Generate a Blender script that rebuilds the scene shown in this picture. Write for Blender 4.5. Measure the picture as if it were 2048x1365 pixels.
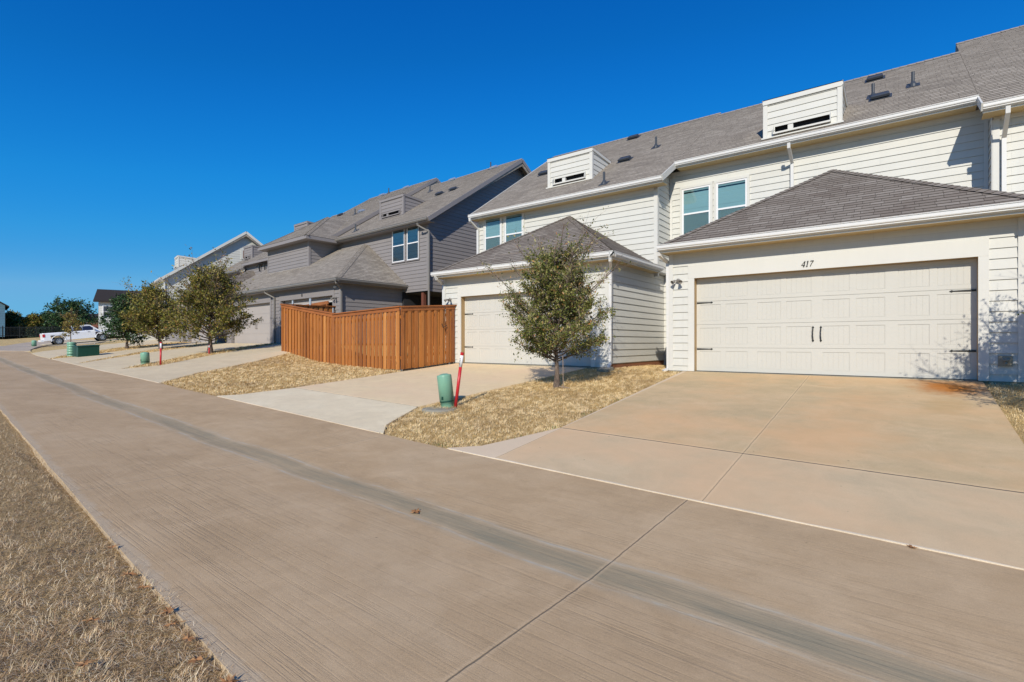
import bpy, bmesh, math, random
import numpy as np
from mathutils import Vector, Matrix

for o in list(bpy.data.objects):
    bpy.data.objects.remove(o, do_unlink=True)
SC = bpy.context.scene
COL = SC.collection
R = math.radians
random.seed(7)
RNG = np.random.default_rng(7)

# ------------------------------------------------------------------ camera
F_PX = 1014.0
YAW = math.atan(776 / 1014.0)
cd = bpy.data.cameras.new("camera")
cam = bpy.data.objects.new("camera", cd)
COL.objects.link(cam)
cam.location = (0, 0, 0)                      # eye level is z = 0
cam.rotation_euler = (R(90), 0, YAW)
cd.sensor_width = 36.0
cd.lens = 36.0 * F_PX / 2048.0
cd.shift_y = 3.5 / 2048.0
cd.clip_start = 0.05
cd.clip_end = 3000
SC.camera = cam

# ------------------------------------------------------------------ light
SUN_TRAVEL = Vector((-0.40, 1.0, -0.68)).normalized()
to_sun = -SUN_TRAVEL
elev = math.asin(to_sun.z)
azim = math.atan2(to_sun.x, to_sun.y)          # clockwise from +Y
world = bpy.data.worlds.new("World")
SC.world = world
world.use_nodes = True
wt = world.node_tree
bg = wt.nodes["Background"]
sky = wt.nodes.new("ShaderNodeTexSky")
sky.sky_type = 'NISHITA'
sky.sun_disc = False
sky.sun_elevation = elev
sky.sun_rotation = azim
sky.altitude = 600
sky.air_density = 1.0
sky.dust_density = 0.0
sky.ozone_density = 3.0
hs = wt.nodes.new("ShaderNodeHueSaturation")
hs.inputs['Saturation'].default_value = 1.25
hs.inputs['Hue'].default_value = 0.5
mulc = wt.nodes.new('ShaderNodeMix'); mulc.data_type = 'RGBA'; mulc.blend_type = 'MULTIPLY'; mulc.inputs[0].default_value = 1.0
mulc.inputs[7].default_value = (0.62, 0.86, 1.30, 1)
wt.links.new(sky.outputs[0], hs.inputs['Color'])
wt.links.new(hs.outputs[0], mulc.inputs[6]); 
# contrast / saturation of the clear winter sky, the same in every direction
sepw = wt.nodes.new('ShaderNodeSeparateColor'); comw = wt.nodes.new('ShaderNodeCombineColor')
wt.links.new(mulc.outputs[2], sepw.inputs[0])
for ch_, (ga_, am_) in enumerate(((1.8, 3.25), (.745, .767), (.40, .807))):
    m0 = wt.nodes.new('ShaderNodeMath'); m0.operation = 'MULTIPLY'; m0.inputs[1].default_value = .085
    wt.links.new(sepw.outputs[ch_], m0.inputs[0])
    m2 = wt.nodes.new('ShaderNodeMath'); m2.operation = 'MULTIPLY'
    if ch_ == 0:
        m1 = wt.nodes.new('ShaderNodeMath'); m1.operation = 'POWER'; m1.inputs[1].default_value = ga_; m2.inputs[1].default_value = am_ / .1
    else:
        m1 = wt.nodes.new('ShaderNodeValToRGB'); m1.color_ramp.interpolation = 'B_SPLINE'; m2.inputs[1].default_value = 10.0
        tb_ = ((0, 0), (.06, .075), (.10, .138), (.135, .195), (.175, .252), (.25, .315), (.398, .392), (1, .62)) if ch_ == 1 else ((0, 0), (.2, .32), (.376, .545), (.46, .64), (.546, .715), (.65, .745), (.76, .735), (1, .75))
        while len(m1.color_ramp.elements) < len(tb_): m1.color_ramp.elements.new(.5)
        for e_, (p_, v_) in zip(m1.color_ramp.elements, tb_): e_.position = p_; e_.color = (v_, v_, v_, 1)
    wt.links.new(m0.outputs[0], m1.inputs[0]); wt.links.new(m1.outputs[0], m2.inputs[0])
    m3 = wt.nodes.new('ShaderNodeMath'); m3.operation = 'MINIMUM'; m3.inputs[1].default_value = 1.42 if ch_ == 0 else 99.0
    wt.links.new(m2.outputs[0], m3.inputs[0]); wt.links.new(m3.outputs[0], comw.inputs[ch_])
wt.links.new(comw.outputs[0], bg.inputs['Color'])
bg.inputs['Strength'].default_value = 0.1
sl = bpy.data.lights.new("sun", 'SUN')
sl.energy = 4.4
sl.angle = R(0.53)
sl.color = (1.0, 0.93, 0.81)
sun = bpy.data.objects.new("sun", sl)
COL.objects.link(sun)
sun.rotation_euler = SUN_TRAVEL.to_track_quat('-Z', 'Y').to_euler()
SC.view_settings.view_transform = 'Standard'
SC.view_settings.look = 'None'
SC.view_settings.gamma = 1.0
SC.view_settings.use_curve_mapping = False
SC.view_settings.exposure = 0.0

# ------------------------------------------------------------------ helpers
OFF = {}

def thing(name, label, cat, loc=(0, 0, 0), rz=0.0, group=None):
    o = bpy.data.objects.new(name, None)
    COL.objects.link(o)
    o.location = loc
    o.rotation_euler = (0, 0, rz)
    o.empty_display_size = 0.3
    o['label'] = label
    o['category'] = cat
    if group:
        o['group'] = group
    return o

def tag(o, label, cat, group=None):
    o['label'] = label
    o['category'] = cat
    if group:
        o['group'] = group
    return o

def structure(o):
    o['kind'] = 'structure'
    return o

class MB:
    """collects faces, builds one mesh object; uv = metres in the face plane"""
    def __init__(s, off=(0, 0, 0)):
        s.v = []; s.f = []; s.uv = []; s.off = off; s.smooth = False
    def face(s, pts, uvs=None):
        n = len(s.v)
        s.v += [tuple(p) for p in pts]
        s.f.append(tuple(range(n, n + len(pts))))
        if uvs is None:
            p0 = Vector(pts[0]); a = Vector(pts[1]) - p0
            nrm = Vector((0, 0, 0))
            for i in range(1, len(pts) - 1):
                nrm += (Vector(pts[i]) - p0).cross(Vector(pts[i + 1]) - p0)
            if nrm.length < 1e-12: nrm = Vector((0, 0, 1))
            nrm.normalize()
            if abs(nrm.z) > 0.98:
                u = Vector((1, 0, 0)); w = Vector((0, 1, 0))
            else:
                u = Vector((0, 0, 1)).cross(nrm).normalized(); w = nrm.cross(u)
            uvs = [(Vector(p).dot(u), Vector(p).dot(w)) for p in pts]
        s.uv += list(uvs)
        return s
    def box(s, x0, x1, y0, y1, z0, z1, bev=0.0):
        if x0 > x1: x0, x1 = x1, x0
        if y0 > y1: y0, y1 = y1, y0
        if z0 > z1: z0, z1 = z1, z0
        c = [(x0, y0, z0), (x1, y0, z0), (x1, y1, z0), (x0, y1, z0), (x0, y0, z1), (x1, y0, z1), (x1, y1, z1), (x0, y1, z1)]
        for q in ((0, 3, 2, 1), (4, 5, 6, 7), (0, 1, 5, 4), (1, 2, 6, 5), (2, 3, 7, 6), (3, 0, 4, 7)):
            s.face([c[i] for i in q])
        return s
    def obox(s, a, b, w, h, up=(0, 0, 1)):
        """box along a->b, width w (sideways) height h (along up), centred"""
        a = Vector(a); b = Vector(b); d = (b - a).normalized(); up = Vector(up)
        side = d.cross(up)
        if side.length < 1e-6: side = d.cross(Vector((1, 0, 0)))
        side.normalize(); upv = side.cross(d).normalized()
        r = []
        for p in (a, b):
            r.append([p + side * (sx * w / 2) + upv * (sz * h / 2) for sx, sz in ((-1, -1), (1, -1), (1, 1), (-1, 1))])
        A, Bq = r
        s.face(A[::-1]); s.face(Bq)
        for i in range(4):
            j = (i + 1) % 4
            s.face([A[i], A[j], Bq[j], Bq[i]])
        return s
    def tube(s, pts, rad, n=8, cap=True):
        pts = [Vector(p) for p in pts]
        if not hasattr(rad, '__len__'): rad = [rad] * len(pts)
        rings = []
        ref = Vector((0, 0, 1))
        for i, p in enumerate(pts):
            d = (pts[min(i + 1, len(pts) - 1)] - pts[max(i - 1, 0)]).normalized()
            a = d.cross(ref)
            if a.length < 0.05: a = d.cross(Vector((1, 0, 0)))
            a.normalize(); b = d.cross(a)
            n0 = len(s.v)
            for k in range(n):
                t = 2 * math.pi * k / n
                s.v.append(tuple(p + (a * math.cos(t) + b * math.sin(t)) * rad[i]))
            rings.append(n0)
        for i in range(len(rings) - 1):
            for k in range(n):
                k2 = (k + 1) % n
                s.f.append((rings[i] + k, rings[i + 1] + k, rings[i + 1] + k2, rings[i] + k2))
                s.uv += [(k / n, i), (k / n, i + 1), ((k + 1) / n, i + 1), ((k + 1) / n, i)]
        if cap:
            s.f.append(tuple(rings[0] + k for k in range(n))); s.uv += [(0, 0)] * n
            s.f.append(tuple(rings[-1] + k for k in reversed(range(n)))); s.uv += [(0, 0)] * n
        return s
    def lathe(s, prof, c=(0, 0, 0), axis=None, n=20):
        """prof: (r, h) list, axis: direction vector"""
        ax = Vector(axis or (0, 0, 1)).normalized()
        a = ax.cross(Vector((0, 1, 0.01)))
        if a.length < 0.1: a = ax.cross(Vector((1, 0, 0)))
        a.normalize(); b = ax.cross(a); c = Vector(c)
        rings = []
        for r_, h in prof:
            rings.append(len(s.v))
            for k in range(n):
                t = 2 * math.pi * k / n
                s.v.append(tuple(c + ax * h + (a * math.cos(t) + b * math.sin(t)) * max(r_, 1e-4)))
        for i in range(len(rings) - 1):
            for k in range(n):
                k2 = (k + 1) % n
                s.f.append((rings[i] + k, rings[i] + k2, rings[i + 1] + k2, rings[i + 1] + k))
                s.uv += [(0, 0)] * 4
        return s
    def loft(s, secs, closed=True, caps=True):
        """list of equally long point loops"""
        n = len(secs[0]); base = []
        for q in secs:
            base.append(len(s.v)); s.v += [tuple(p) for p in q]
        m = n if closed else n - 1
        for i in range(len(secs) - 1):
            for k in range(m):
                k2 = (k + 1) % n
                s.f.append((base[i] + k, base[i] + k2, base[i + 1] + k2, base[i + 1] + k))
                s.uv += [(0, 0)] * 4
        if caps and closed:
            s.f.append(tuple(base[0] + k for k in reversed(range(n)))); s.uv += [(0, 0)] * n
            s.f.append(tuple(base[-1] + k for k in range(n))); s.uv += [(0, 0)] * n
        return s
    def build(s, name, mat, parent=None, smooth=None, label=None, normals=False):
        me = bpy.data.meshes.new(name)
        ox, oy, oz = s.off
        me.from_pydata([(x - ox, y - oy, z - oz) for x, y, z in s.v], [], s.f)
        uvl = me.uv_layers.new(name="UVMap")
        uvl.data.foreach_set("uv", np.array(s.uv, dtype=np.float32).ravel())
        me.materials.append(mat)
        if smooth or (smooth is None and s.smooth):
            me.polygons.foreach_set("use_smooth", [True] * len(me.polygons))
        me.update()
        if normals:
            bm = bmesh.new(); bm.from_mesh(me); bmesh.ops.recalc_face_normals(bm, faces=bm.faces); bm.to_mesh(me); bm.free()
        o = bpy.data.objects.new(name, me)
        COL.objects.link(o)
        if parent is not None: o.parent = parent
        if label: o['label'] = label
        return o

def clip_band(poly, q0, q1):
    def clip(poly, q, keep_above):
        out = []
        for i in range(len(poly)):
            a = poly[i]; b = poly[(i + 1) % len(poly)]
            ia = (a[1] >= q) if keep_above else (a[1] <= q)
            ib = (b[1] >= q) if keep_above else (b[1] <= q)
            if ia: out.append(a)
            if ia != ib:
                t = (q - a[1]) / (b[1] - a[1])
                out.append((a[0] + t * (b[0] - a[0]), q))
        return out
    p = clip(poly, q0, True)
    return clip(p, q1, False) if len(p) > 2 else p

def lap(mb, poly, O, U, V, e, lip, q_start=None, thick0=0.0):
    """lapped courses over a 2-D convex polygon: each course leans out by `lip` at its bottom"""
    O = Vector(O); U = Vector(U); V = Vector(V); N = U.cross(V).normalized()
    qs = [p[1] for p in poly]; q0 = min(qs); q1 = max(qs)
    q = q0 if q_start is None else q_start - math.ceil((q_start - q0) / e) * e
    while q < q1 - 1e-5:
        a = max(q, q0); b = min(q + e, q1)
        if b - a > 1e-4:
            band = clip_band(poly, a, b)
            if len(band) > 2:
                pts = []
                for (p_, qq) in band:
                    h = thick0 + lip * (1 - (qq - q) / e)
                    pts.append(O + U * p_ + V * qq + N * h)
                mb.face(pts, [(p_, qq) for p_, qq in band])
                lo = [t for t in band if abs(t[1] - a) < 1e-6]
                if len(lo) >= 2:
                    l0 = min(lo); l1 = max(lo)
                    h = thick0 + lip * (1 - (a - q) / e)
                    A = O + U * l0[0] + V * a; B = O + U * l1[0] + V * a
                    mb.face([A - N * 0.004, B - N * 0.004, B + N * h, A + N * h], [(l0[0], a), (l1[0], a), (l1[0], a + .001), (l0[0], a + .001)])
        q += e
    return mb

# ------------------------------------------------------------------ materials
def nodes(m):
    m.use_nodes = True
    return m.node_tree, m.node_tree.nodes["Principled BSDF"]

def N(nt, typ, **kw):
    n = nt.nodes.new(typ)
    for k, v in kw.items():
        if k.startswith('i_'):
            n.inputs[k[2:].replace('_', ' ')].default_value = v
        else:
            setattr(n, k, v)
    return n

def ramp(nt, fac, stops, interp='LINEAR'):
    r = nt.nodes.new("ShaderNodeValToRGB")
    r.color_ramp.interpolation = interp
    el = r.color_ramp.elements
    while len(el) < len(stops): el.new(0.5)
    for e, (p, c) in zip(el, stops):
        e.position = p
        e.color = (c[0], c[1], c[2], 1) if hasattr(c, '__len__') else (c, c, c, 1)
    nt.links.new(fac, r.inputs[0])
    return r.outputs[0]

def mix(nt, fac, a, b, mode='MIX'):
    m = nt.nodes.new("ShaderNodeMix"); m.data_type = 'RGBA'; m.blend_type = mode
    for sock, v in ((m.inputs[0], fac), (m.inputs[6], a), (m.inputs[7], b)):
        if isinstance(v, bpy.types.NodeSocket): nt.links.new(v, sock)
        elif hasattr(v, '__len__'): sock.default_value = (v[0], v[1], v[2], 1)
        else: sock.default_value = v
    return m.outputs[2]

def math_n(nt, op, a, b=None, c=None):
    m = nt.nodes.new("ShaderNodeMath"); m.operation = op
    for i, v in enumerate((a, b, c)):
        if v is None: continue
        if isinstance(v, bpy.types.NodeSocket): nt.links.new(v, m.inputs[i])
        else: m.inputs[i].default_value = v
    return m.outputs[0]

def coords(nt, kind='Object', scale=(1, 1, 1), loc=(0, 0, 0), rot=(0, 0, 0)):
    t = nt.nodes.new("ShaderNodeTexCoord"); mp = nt.nodes.new("ShaderNodeMapping")
    mp.inputs['Scale'].default_value = scale; mp.inputs['Location'].default_value = loc; mp.inputs['Rotation'].default_value = rot
    nt.links.new(t.outputs[kind], mp.inputs[0])
    return mp.outputs[0]

def noise(nt, vec, scale, detail=4, rough=0.55, dist=0.0):
    n = N(nt, "ShaderNodeTexNoise")
    n.inputs['Scale'].default_value = scale; n.inputs['Detail'].default_value = detail
    n.inputs['Roughness'].default_value = rough; n.inputs['Distortion'].default_value = dist
    nt.links.new(vec, n.inputs['Vector'])
    return n.outputs['Fac']

def bump(nt, bsdf, h, strength=0.3, dist=0.01):
    b = nt.nodes.new("ShaderNodeBump"); b.inputs['Strength'].default_value = strength; b.inputs['Distance'].default_value = dist
    nt.links.new(h, b.inputs['Height']); nt.links.new(b.outputs[0], bsdf.inputs['Normal'])

def paint(name, col, rough=0.55, var=0.06, metal=0.0, dirt=0.0, grain=0.0, spec=0.4, boards=False):
    m = bpy.data.materials.new(name); nt, b = nodes(m)
    v = coords(nt, 'Object')
    n1 = noise(nt, v, 1.3, 5, .6)
    c0 = tuple(x * (1 - var) for x in col); c1 = tuple(min(1, x * (1 + var)) for x in col)
    c = ramp(nt, n1, [(0.3, c0), (0.7, c1)])
    if dirt > 0:
        v2 = coords(nt, 'Object', (9, 9, 0.8))
        n2 = noise(nt, v2, 1.0, 5, .65)
        f = ramp(nt, n2, [(0.45, 0.0), (0.8, dirt)])
        c = mix(nt, f, c, tuple(x * 0.6 for x in col))
    if boards:
        br = nt.nodes.new("ShaderNodeTexBrick"); br.offset = .37; br.offset_frequency = 2; br.squash = 1.0
        br.inputs['Scale'].default_value = 1.0; br.inputs['Brick Width'].default_value = 3.66; br.inputs['Row Height'].default_value = .18
        br.inputs['Mortar Size'].default_value = .0018; br.inputs['Color1'].default_value = (0, 0, 0, 1); br.inputs['Color2'].default_value = (1, 1, 1, 1)
        nt.links.new(coords(nt, 'UV', (1, 1, 1), (.4, .0, 0)), br.inputs['Vector'])
        c = mix(nt, mix(nt, .9, (0, 0, 0), br.outputs['Color']), c, mix(nt, 1.0, c, (.955, .95, .94), 'MULTIPLY'))
        c = mix(nt, math_n(nt, 'MULTIPLY', br.outputs['Fac'], .5), c, tuple(x * .45 for x in col))
        n5 = noise(nt, coords(nt, 'UV', (.5, 3.2, 1)), 1.6, 6, .7)
        c = mix(nt, ramp(nt, n5, [(.5, 0.0), (.8, .12)]), c, tuple(x * v_ for x, v_ in zip(col, (.72, .66, .56))))
    nt.links.new(c, b.inputs['Base Color'])
    b.inputs['Roughness'].default_value = rough; b.inputs['Metallic'].default_value = metal
    b.inputs['Specular IOR Level'].default_value = spec
    if grain > 0:
        v3 = coords(nt, 'UV', (6, 90, 1))
        bump(nt, b, noise(nt, v3, 1.0, 5, .6), grain, 0.003)
    return m

def shingle(name, base, hi, lo):
    m = bpy.data.materials.new(name); nt, b = nodes(m)
    uv = coords(nt, 'UV')
    def brick(w, off, freq, seed):
        mp = coords(nt, 'UV', (1, 1, 1), (seed, 0, 0))
        br = nt.nodes.new("ShaderNodeTexBrick")
        br.inputs['Scale'].default_value = 1.0
        br.inputs['Brick Width'].default_value = w; br.inputs['Row Height'].default_value = 0.143
        br.inputs['Mortar Size'].default_value = 0.0045; br.inputs['Mortar Smooth'].default_value = 0.3; br.inputs['Bias'].default_value = 0.0
        br.offset = off; br.offset_frequency = freq; br.squash = 0.72; br.squash_frequency = 3
        nt.links.new(mp, br.inputs['Vector'])
        br.inputs['Color1'].default_value = (0, 0, 0, 1); br.inputs['Color2'].default_value = (1, 1, 1, 1); br.inputs['Mortar'].default_value = (.5, .5, .5, 1)
        return br
    b1 = brick(0.31, 0.37, 2, 0.13)
    b2 = brick(0.93, 0.61, 3, 3.7)
    f = mix(nt, 0.4, b1.outputs['Color'], b2.outputs['Color'])
    c = ramp(nt, f, [(0.05, lo), (0.5, base), (0.95, hi)])
    gr = noise(nt, uv, 260, 2, .7)
    c = mix(nt, 0.35, c, ramp(nt, gr, [(0.3, tuple(x * .45 for x in base)), (0.7, tuple(min(1, x * 1.75) for x in base))]))
    big = noise(nt, coords(nt, 'UV', (1, .25, 1)), 0.7, 5, .6)
    c = mix(nt, ramp(nt, big, [(0.35, 0.0), (0.75, 0.35)]), c, tuple(x * 1.3 for x in base))
    st = noise(nt, coords(nt, 'UV', (3.0, .3, 1)), 1.1, 4, .6)
    c = mix(nt, ramp(nt, st, [(0.5, 0.0), (0.8, 0.25)]), c, tuple(x * .72 for x in base))
    c = mix(nt, math_n(nt, 'MULTIPLY', b1.outputs['Fac'], .85), c, tuple(x * .22 for x in base))
    nt.links.new(c, b.inputs['Base Color'])
    b.inputs['Roughness'].default_value = 0.95; b.inputs['Specular IOR Level'].default_value = 0.2
    h = math_n(nt, 'SUBTRACT', math_n(nt, 'MULTIPLY', gr, .4), b1.outputs['Fac'])
    bump(nt, b, h, 0.6, 0.006)
    return m

def island_mat(name, stops, rough=0.7, patch=None, patch_scale=0.6, trans=0.0, spec=0.3, patch_range=(0.42, 0.68)):
    m = bpy.data.materials.new(name); nt, b = nodes(m)
    g = nt.nodes.new("ShaderNodeNewGeometry")
    c = ramp(nt, g.outputs['Random Per Island'], stops)
    if patch is not None:
        n1 = noise(nt, coords(nt, 'Object'), patch_scale, 6, .65)
        f = ramp(nt, n1, [(patch_range[0], 0.0), (patch_range[1], 0.85)])
        c = mix(nt, f, c, mix(nt, 0.5, c, patch, 'MIX'))
    if patch is not None:
        n2_ = noise(nt, coords(nt, 'Object', (1, 1, 1), (3, 5, 0)), 11.0, 4, .7)
        c = mix(nt, ramp(nt, n2_, [(.48, 0.0), (.66, .34)]), c, mix(nt, .5, c, (.09, .055, .03)))
        n3_ = noise(nt, coords(nt, 'Object', (1, 1, 1), (8, 1, 0)), 3.1, 5, .7)
        c = mix(nt, ramp(nt, n3_, [(.5, 0.0), (.7, .5)]), c, (.72, .55, .30))
    nt.links.new(c, b.inputs['Base Color'])
    b.inputs['Roughness'].default_value = rough; b.inputs['Specular IOR Level'].default_value = spec
    if trans > 0:
        tr = nt.nodes.new("ShaderNodeBsdfTranslucent"); ms = nt.nodes.new("ShaderNodeMixShader")
        ms.inputs[0].default_value = trans
        nt.links.new(c, tr.inputs['Color'])
        out = [n for n in nt.nodes if n.type == 'OUTPUT_MATERIAL'][0]
        nt.links.new(b.outputs[0], ms.inputs[1]); nt.links.new(tr.outputs[0], ms.inputs[2]); nt.links.new(ms.outputs[0], out.inputs[0])
    return m

def concrete(name, c_a, c_b, c_c, tine=0.0, joints_x=None, drain=False, stains=None, tint_y=None, warm=None, apron=None):
    """object coords are world metres"""
    m = bpy.data.materials.new(name); nt, b = nodes(m)
    v = coords(nt, 'Object')
    big = noise(nt, coords(nt, 'Object', (.55, 1.0, 1)), 0.9, 6, .62, .4)
    c = ramp(nt, big, [(0.28, c_a), (0.5, c_b), (0.72, c_c)])
    mid = noise(nt, v, 5.0, 5, .65)
    c = mix(nt, ramp(nt, mid, [(0.45, 0.0), (0.75, .34)]), c, tuple(x * .70 for x in c_b))
    m2 = noise(nt, coords(nt, 'Object', (1, 1, 1), (7, 3, 0)), 1.9, 6, .7, .6)
    c = mix(nt, ramp(nt, m2, [(0.48, 0.0), (0.7, .45)]), c, tuple(min(1, x * 1.18) for x in c_c))
    c = mix(nt, ramp(nt, m2, [(0.30, .35), (0.42, 0.0)]), c, tuple(x * .80 for x in c_a))
    fine = noise(nt, v, 140, 3, .7)
    c = mix(nt, .22, c, ramp(nt, fine, [(0.3, tuple(x * .5 for x in c_b)), (0.7, tuple(min(1, x * 1.6) for x in c_b))]))
    if warm is not None:
        w = noise(nt, coords(nt, 'Object', (.7, .7, 1), (4, 9, 0)), .8, 4, .6)
        c = mix(nt, ramp(nt, w, [(0.42, 0.0), (0.66, .55)]), c, warm)
    if apron is not None:
        sp2 = nt.nodes.new("ShaderNodeSeparateXYZ"); nt.links.new(v, sp2.inputs[0])
        c = mix(nt, math_n(nt, 'MULTIPLY', math_n(nt, 'LESS_THAN', sp2.outputs['Y'], 6.4), .18), c, apron)
        c = mix(nt, math_n(nt, 'MULTIPLY', math_n(nt, 'LESS_THAN', sp2.outputs['X'], -3.97), .55), c, apron)
    # small dark pits
    vo = nt.nodes.new("ShaderNodeTexVoronoi"); vo.inputs['Scale'].default_value = 2.3
    nt.links.new(v, vo.inputs['Vector'])
    c = mix(nt, ramp(nt, vo.outputs['Distance'], [(0.012, .75), (0.03, 0.0)]), c, tuple(x * .22 for x in c_b))
    sep = nt.nodes.new("ShaderNodeSeparateXYZ"); nt.links.new(v, sep.inputs[0])
    X, Y = sep.outputs['X'], sep.outputs['Y']
    h = fine
    if tine > 0:
        t1 = noise(nt, coords(nt, 'Object', (1.1, 62, 1), (0, 0, 0), (0, 0, R(1.2))), 1.0, 4, .65, .5)
        t2 = noise(nt, coords(nt, 'Object', (0.5, 16, 1)), 1.0, 2, .5, .2)
        g = ramp(nt, t1, [(0.34, 0.0), (0.48, 1.0)])
        msk = ramp(nt, noise(nt, coords(nt, 'Object', (.25, 1.1, 1)), 1.0, 3, .6), [(0.36, .08), (0.66, .85)])
        gf = math_n(nt, 'MULTIPLY', math_n(nt, 'SUBTRACT', 1.0, g), msk)
        c = mix(nt, math_n(nt, 'MULTIPLY', gf, .20), c, tuple(x * .5 for x in c_b))
        h = math_n(nt, 'ADD', math_n(nt, 'MULTIPLY', fine, .35), math_n(nt, 'ADD', math_n(nt, 'MULTIPLY', gf, -tine), math_n(nt, 'MULTIPLY', t2, .5)))
    if drain:
        ed_ = math_n(nt, 'SUBTRACT', Y, math_n(nt, 'ADD', .9, math_n(nt, 'MULTIPLY', math_n(nt, 'MAXIMUM', math_n(nt, 'MULTIPLY', X, -1.0), -.5), .055)))
        ed_ = math_n(nt, 'ADD', ed_, math_n(nt, 'MULTIPLY', math_n(nt, 'SUBTRACT', noise(nt, v, 7.0, 6, .75), .5), .22))
        c = mix(nt, ramp(nt, ed_, [(0.0, .75), (0.05, .6), (0.085, 0.0)]), c, mix(nt, fine, (0.34, 0.26, 0.16), (0.70, 0.57, 0.40)))
        # damp stain down the gutter line in the middle, pale lime lines along its sides
        wob = math_n(nt, 'MULTIPLY', math_n(nt, 'SUBTRACT', noise(nt, coords(nt, 'Object', (.5, .5, 1)), 1.2, 4, .5), .5), .24)
        # centre line of the gutter: y = 3.02 - .02 x beyond the bend
        cx = math_n(nt, 'MULTIPLY', math_n(nt, 'MAXIMUM', math_n(nt, 'SUBTRACT', -14.0, X), 0.0), -0.047)
        base = math_n(nt, 'ADD', Y, cx)
        base = math_n(nt, 'ADD', base, math_n(nt, 'MULTIPLY', math_n(nt, 'MINIMUM', X, 0.0), 0.008))
        dd = math_n(nt, 'ADD', math_n(nt, 'SUBTRACT', base, 3.06), wob)
        ad = math_n(nt, 'ABSOLUTE', dd)
        core = ramp(nt, ad, [(0.085, 1.0), (0.15, 0.0)])
        core = math_n(nt, 'MULTIPLY', core, ramp(nt, noise(nt, coords(nt, 'Object', (.7, 3, 1)), 1.0, 6, .7), [(0.3, .25), (0.6, .9)]))
        core = math_n(nt, 'MULTIPLY', core, ramp(nt, noise(nt, coords(nt, 'Object', (1.5, 55, 1)), 1.0, 3, .6), [(0.35, .55), (0.6, 1.0)]))
        c = mix(nt, math_n(nt, 'MULTIPLY', core, ramp(nt, noise(nt, coords(nt, 'Object', (.35, .1, 1)), 1.0, 4, .6), [(.3, .55), (.6, 1.0)])), c, (0.235, 0.215, 0.145))
        ln = ramp(nt, math_n(nt, 'ABSOLUTE', math_n(nt, 'SUBTRACT', ad, 0.165)), [(0.0, .95), (0.025, .2), (0.08, 0.0)])
        ln = math_n(nt, 'MULTIPLY', ln, ramp(nt, noise(nt, coords(nt, 'Object', (1.5, 6, 1)), 2.0, 6, .7), [(0.4, .05), (0.62, 1.0)]))
        c = mix(nt, ln, c, (0.50, 0.46, 0.36))
        halo = ramp(nt, ad, [(0.12, .18), (0.28, 0.0)])
        c = mix(nt, halo, c, (0.34, 0.31, 0.22))
    if stains:
        for (sx, sy, rx, ry, col, amt) in stains:
            ex = math_n(nt, 'DIVIDE', math_n(nt, 'SUBTRACT', X, sx), rx)
            ey = math_n(nt, 'DIVIDE', math_n(nt, 'SUBTRACT', Y, sy), ry)
            r2 = math_n(nt, 'SQRT', math_n(nt, 'ADD', math_n(nt, 'POWER', ex, 2.0), math_n(nt, 'POWER', ey, 2.0)))
            r2 = math_n(nt, 'ADD', r2, math_n(nt, 'MULTIPLY', math_n(nt, 'SUBTRACT', noise(nt, coords(nt, 'Object', (1, 1, 1), (sx, sy, 0)), 2.4, 5, .65), .5), 1.5))
            c = mix(nt, ramp(nt, r2, [(0.25, amt), (1.0, 0.0)]), c, col)
    if joints_x:
        for (axis, pos, lo, hi, w, dark) in joints_x:
            A, Bc = (X, Y) if axis == 'x' else (Y, X)
            wv = math_n(nt, 'MULTIPLY', math_n(nt, 'SUBTRACT', noise(nt, coords(nt, 'Object', (1, 1, 1)), 6, 3, .6), .5), .02)
            ad = math_n(nt, 'ABSOLUTE', math_n(nt, 'ADD', math_n(nt, 'SUBTRACT', A, pos), wv))
            f = ramp(nt, ad, [(w * .6, 1.0), (w * 1.3, 0.0)])
            f = math_n(nt, 'MULTIPLY', f, math_n(nt, 'MULTIPLY', math_n(nt, 'GREATER_THAN', Bc, lo), math_n(nt, 'LESS_THAN', Bc, hi)))
            c = mix(nt, math_n(nt, 'MULTIPLY', f, dark), c, (0.06, 0.055, 0.05))
            # pale edging beside the joint
            f2 = math_n(nt, 'MULTIPLY', ramp(nt, ad, [(w * 1.3, 0.0), (w * 2.2, .35), (w * 8, 0.0)]), math_n(nt, 'MULTIPLY', math_n(nt, 'GREATER_THAN', Bc, lo), math_n(nt, 'LESS_THAN', Bc, hi)))
            c = mix(nt, f2, c, tuple(min(1, x * 1.25) for x in c_c))
            h = math_n(nt, 'SUBTRACT', h, math_n(nt, 'MULTIPLY', f, 1.6))
    nt.links.new(c, b.inputs['Base Color'])
    b.inputs['Roughness'].default_value = 0.85; b.inputs['Specular IOR Level'].default_value = 0.25
    bump(nt, b, h, 0.55, 0.006)
    return m

M = {}
M['cream'] = paint('cream_siding', (0.64, 0.635, 0.585), .6, .025, dirt=.10, grain=.15, boards=True)
M['creamtrim'] = paint('cream_trim', (0.65, 0.64, 0.59), .55, .02, dirt=.06)
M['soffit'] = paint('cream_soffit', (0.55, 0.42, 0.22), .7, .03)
M['gutter'] = paint('white_gutter', (0.72, 0.71, 0.68), .35, .02, dirt=.12)
M['door'] = paint('cream_garage_door', (0.575, 0.56, 0.505), .5, .015, grain=.08)
M['tan'] = paint('tan_jamb', (0.40, 0.27, 0.13), .6, .03)
M['gray'] = paint('grey_siding', (0.26, 0.24, 0.235), .65, .04, dirt=.12, grain=.15, boards=True)
M['graytrim'] = paint('grey_trim', (0.26, 0.24, 0.235), .6, .03)
M['graydoor'] = paint('grey_garage_door', (0.40, 0.365, 0.34), .55, .03)
M['graygutter'] = paint('grey_gutter', (0.23, 0.215, 0.195), .4, .04)
M['iron'] = paint('black_iron', (0.02, 0.022, 0.022), .5, .1)
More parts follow.
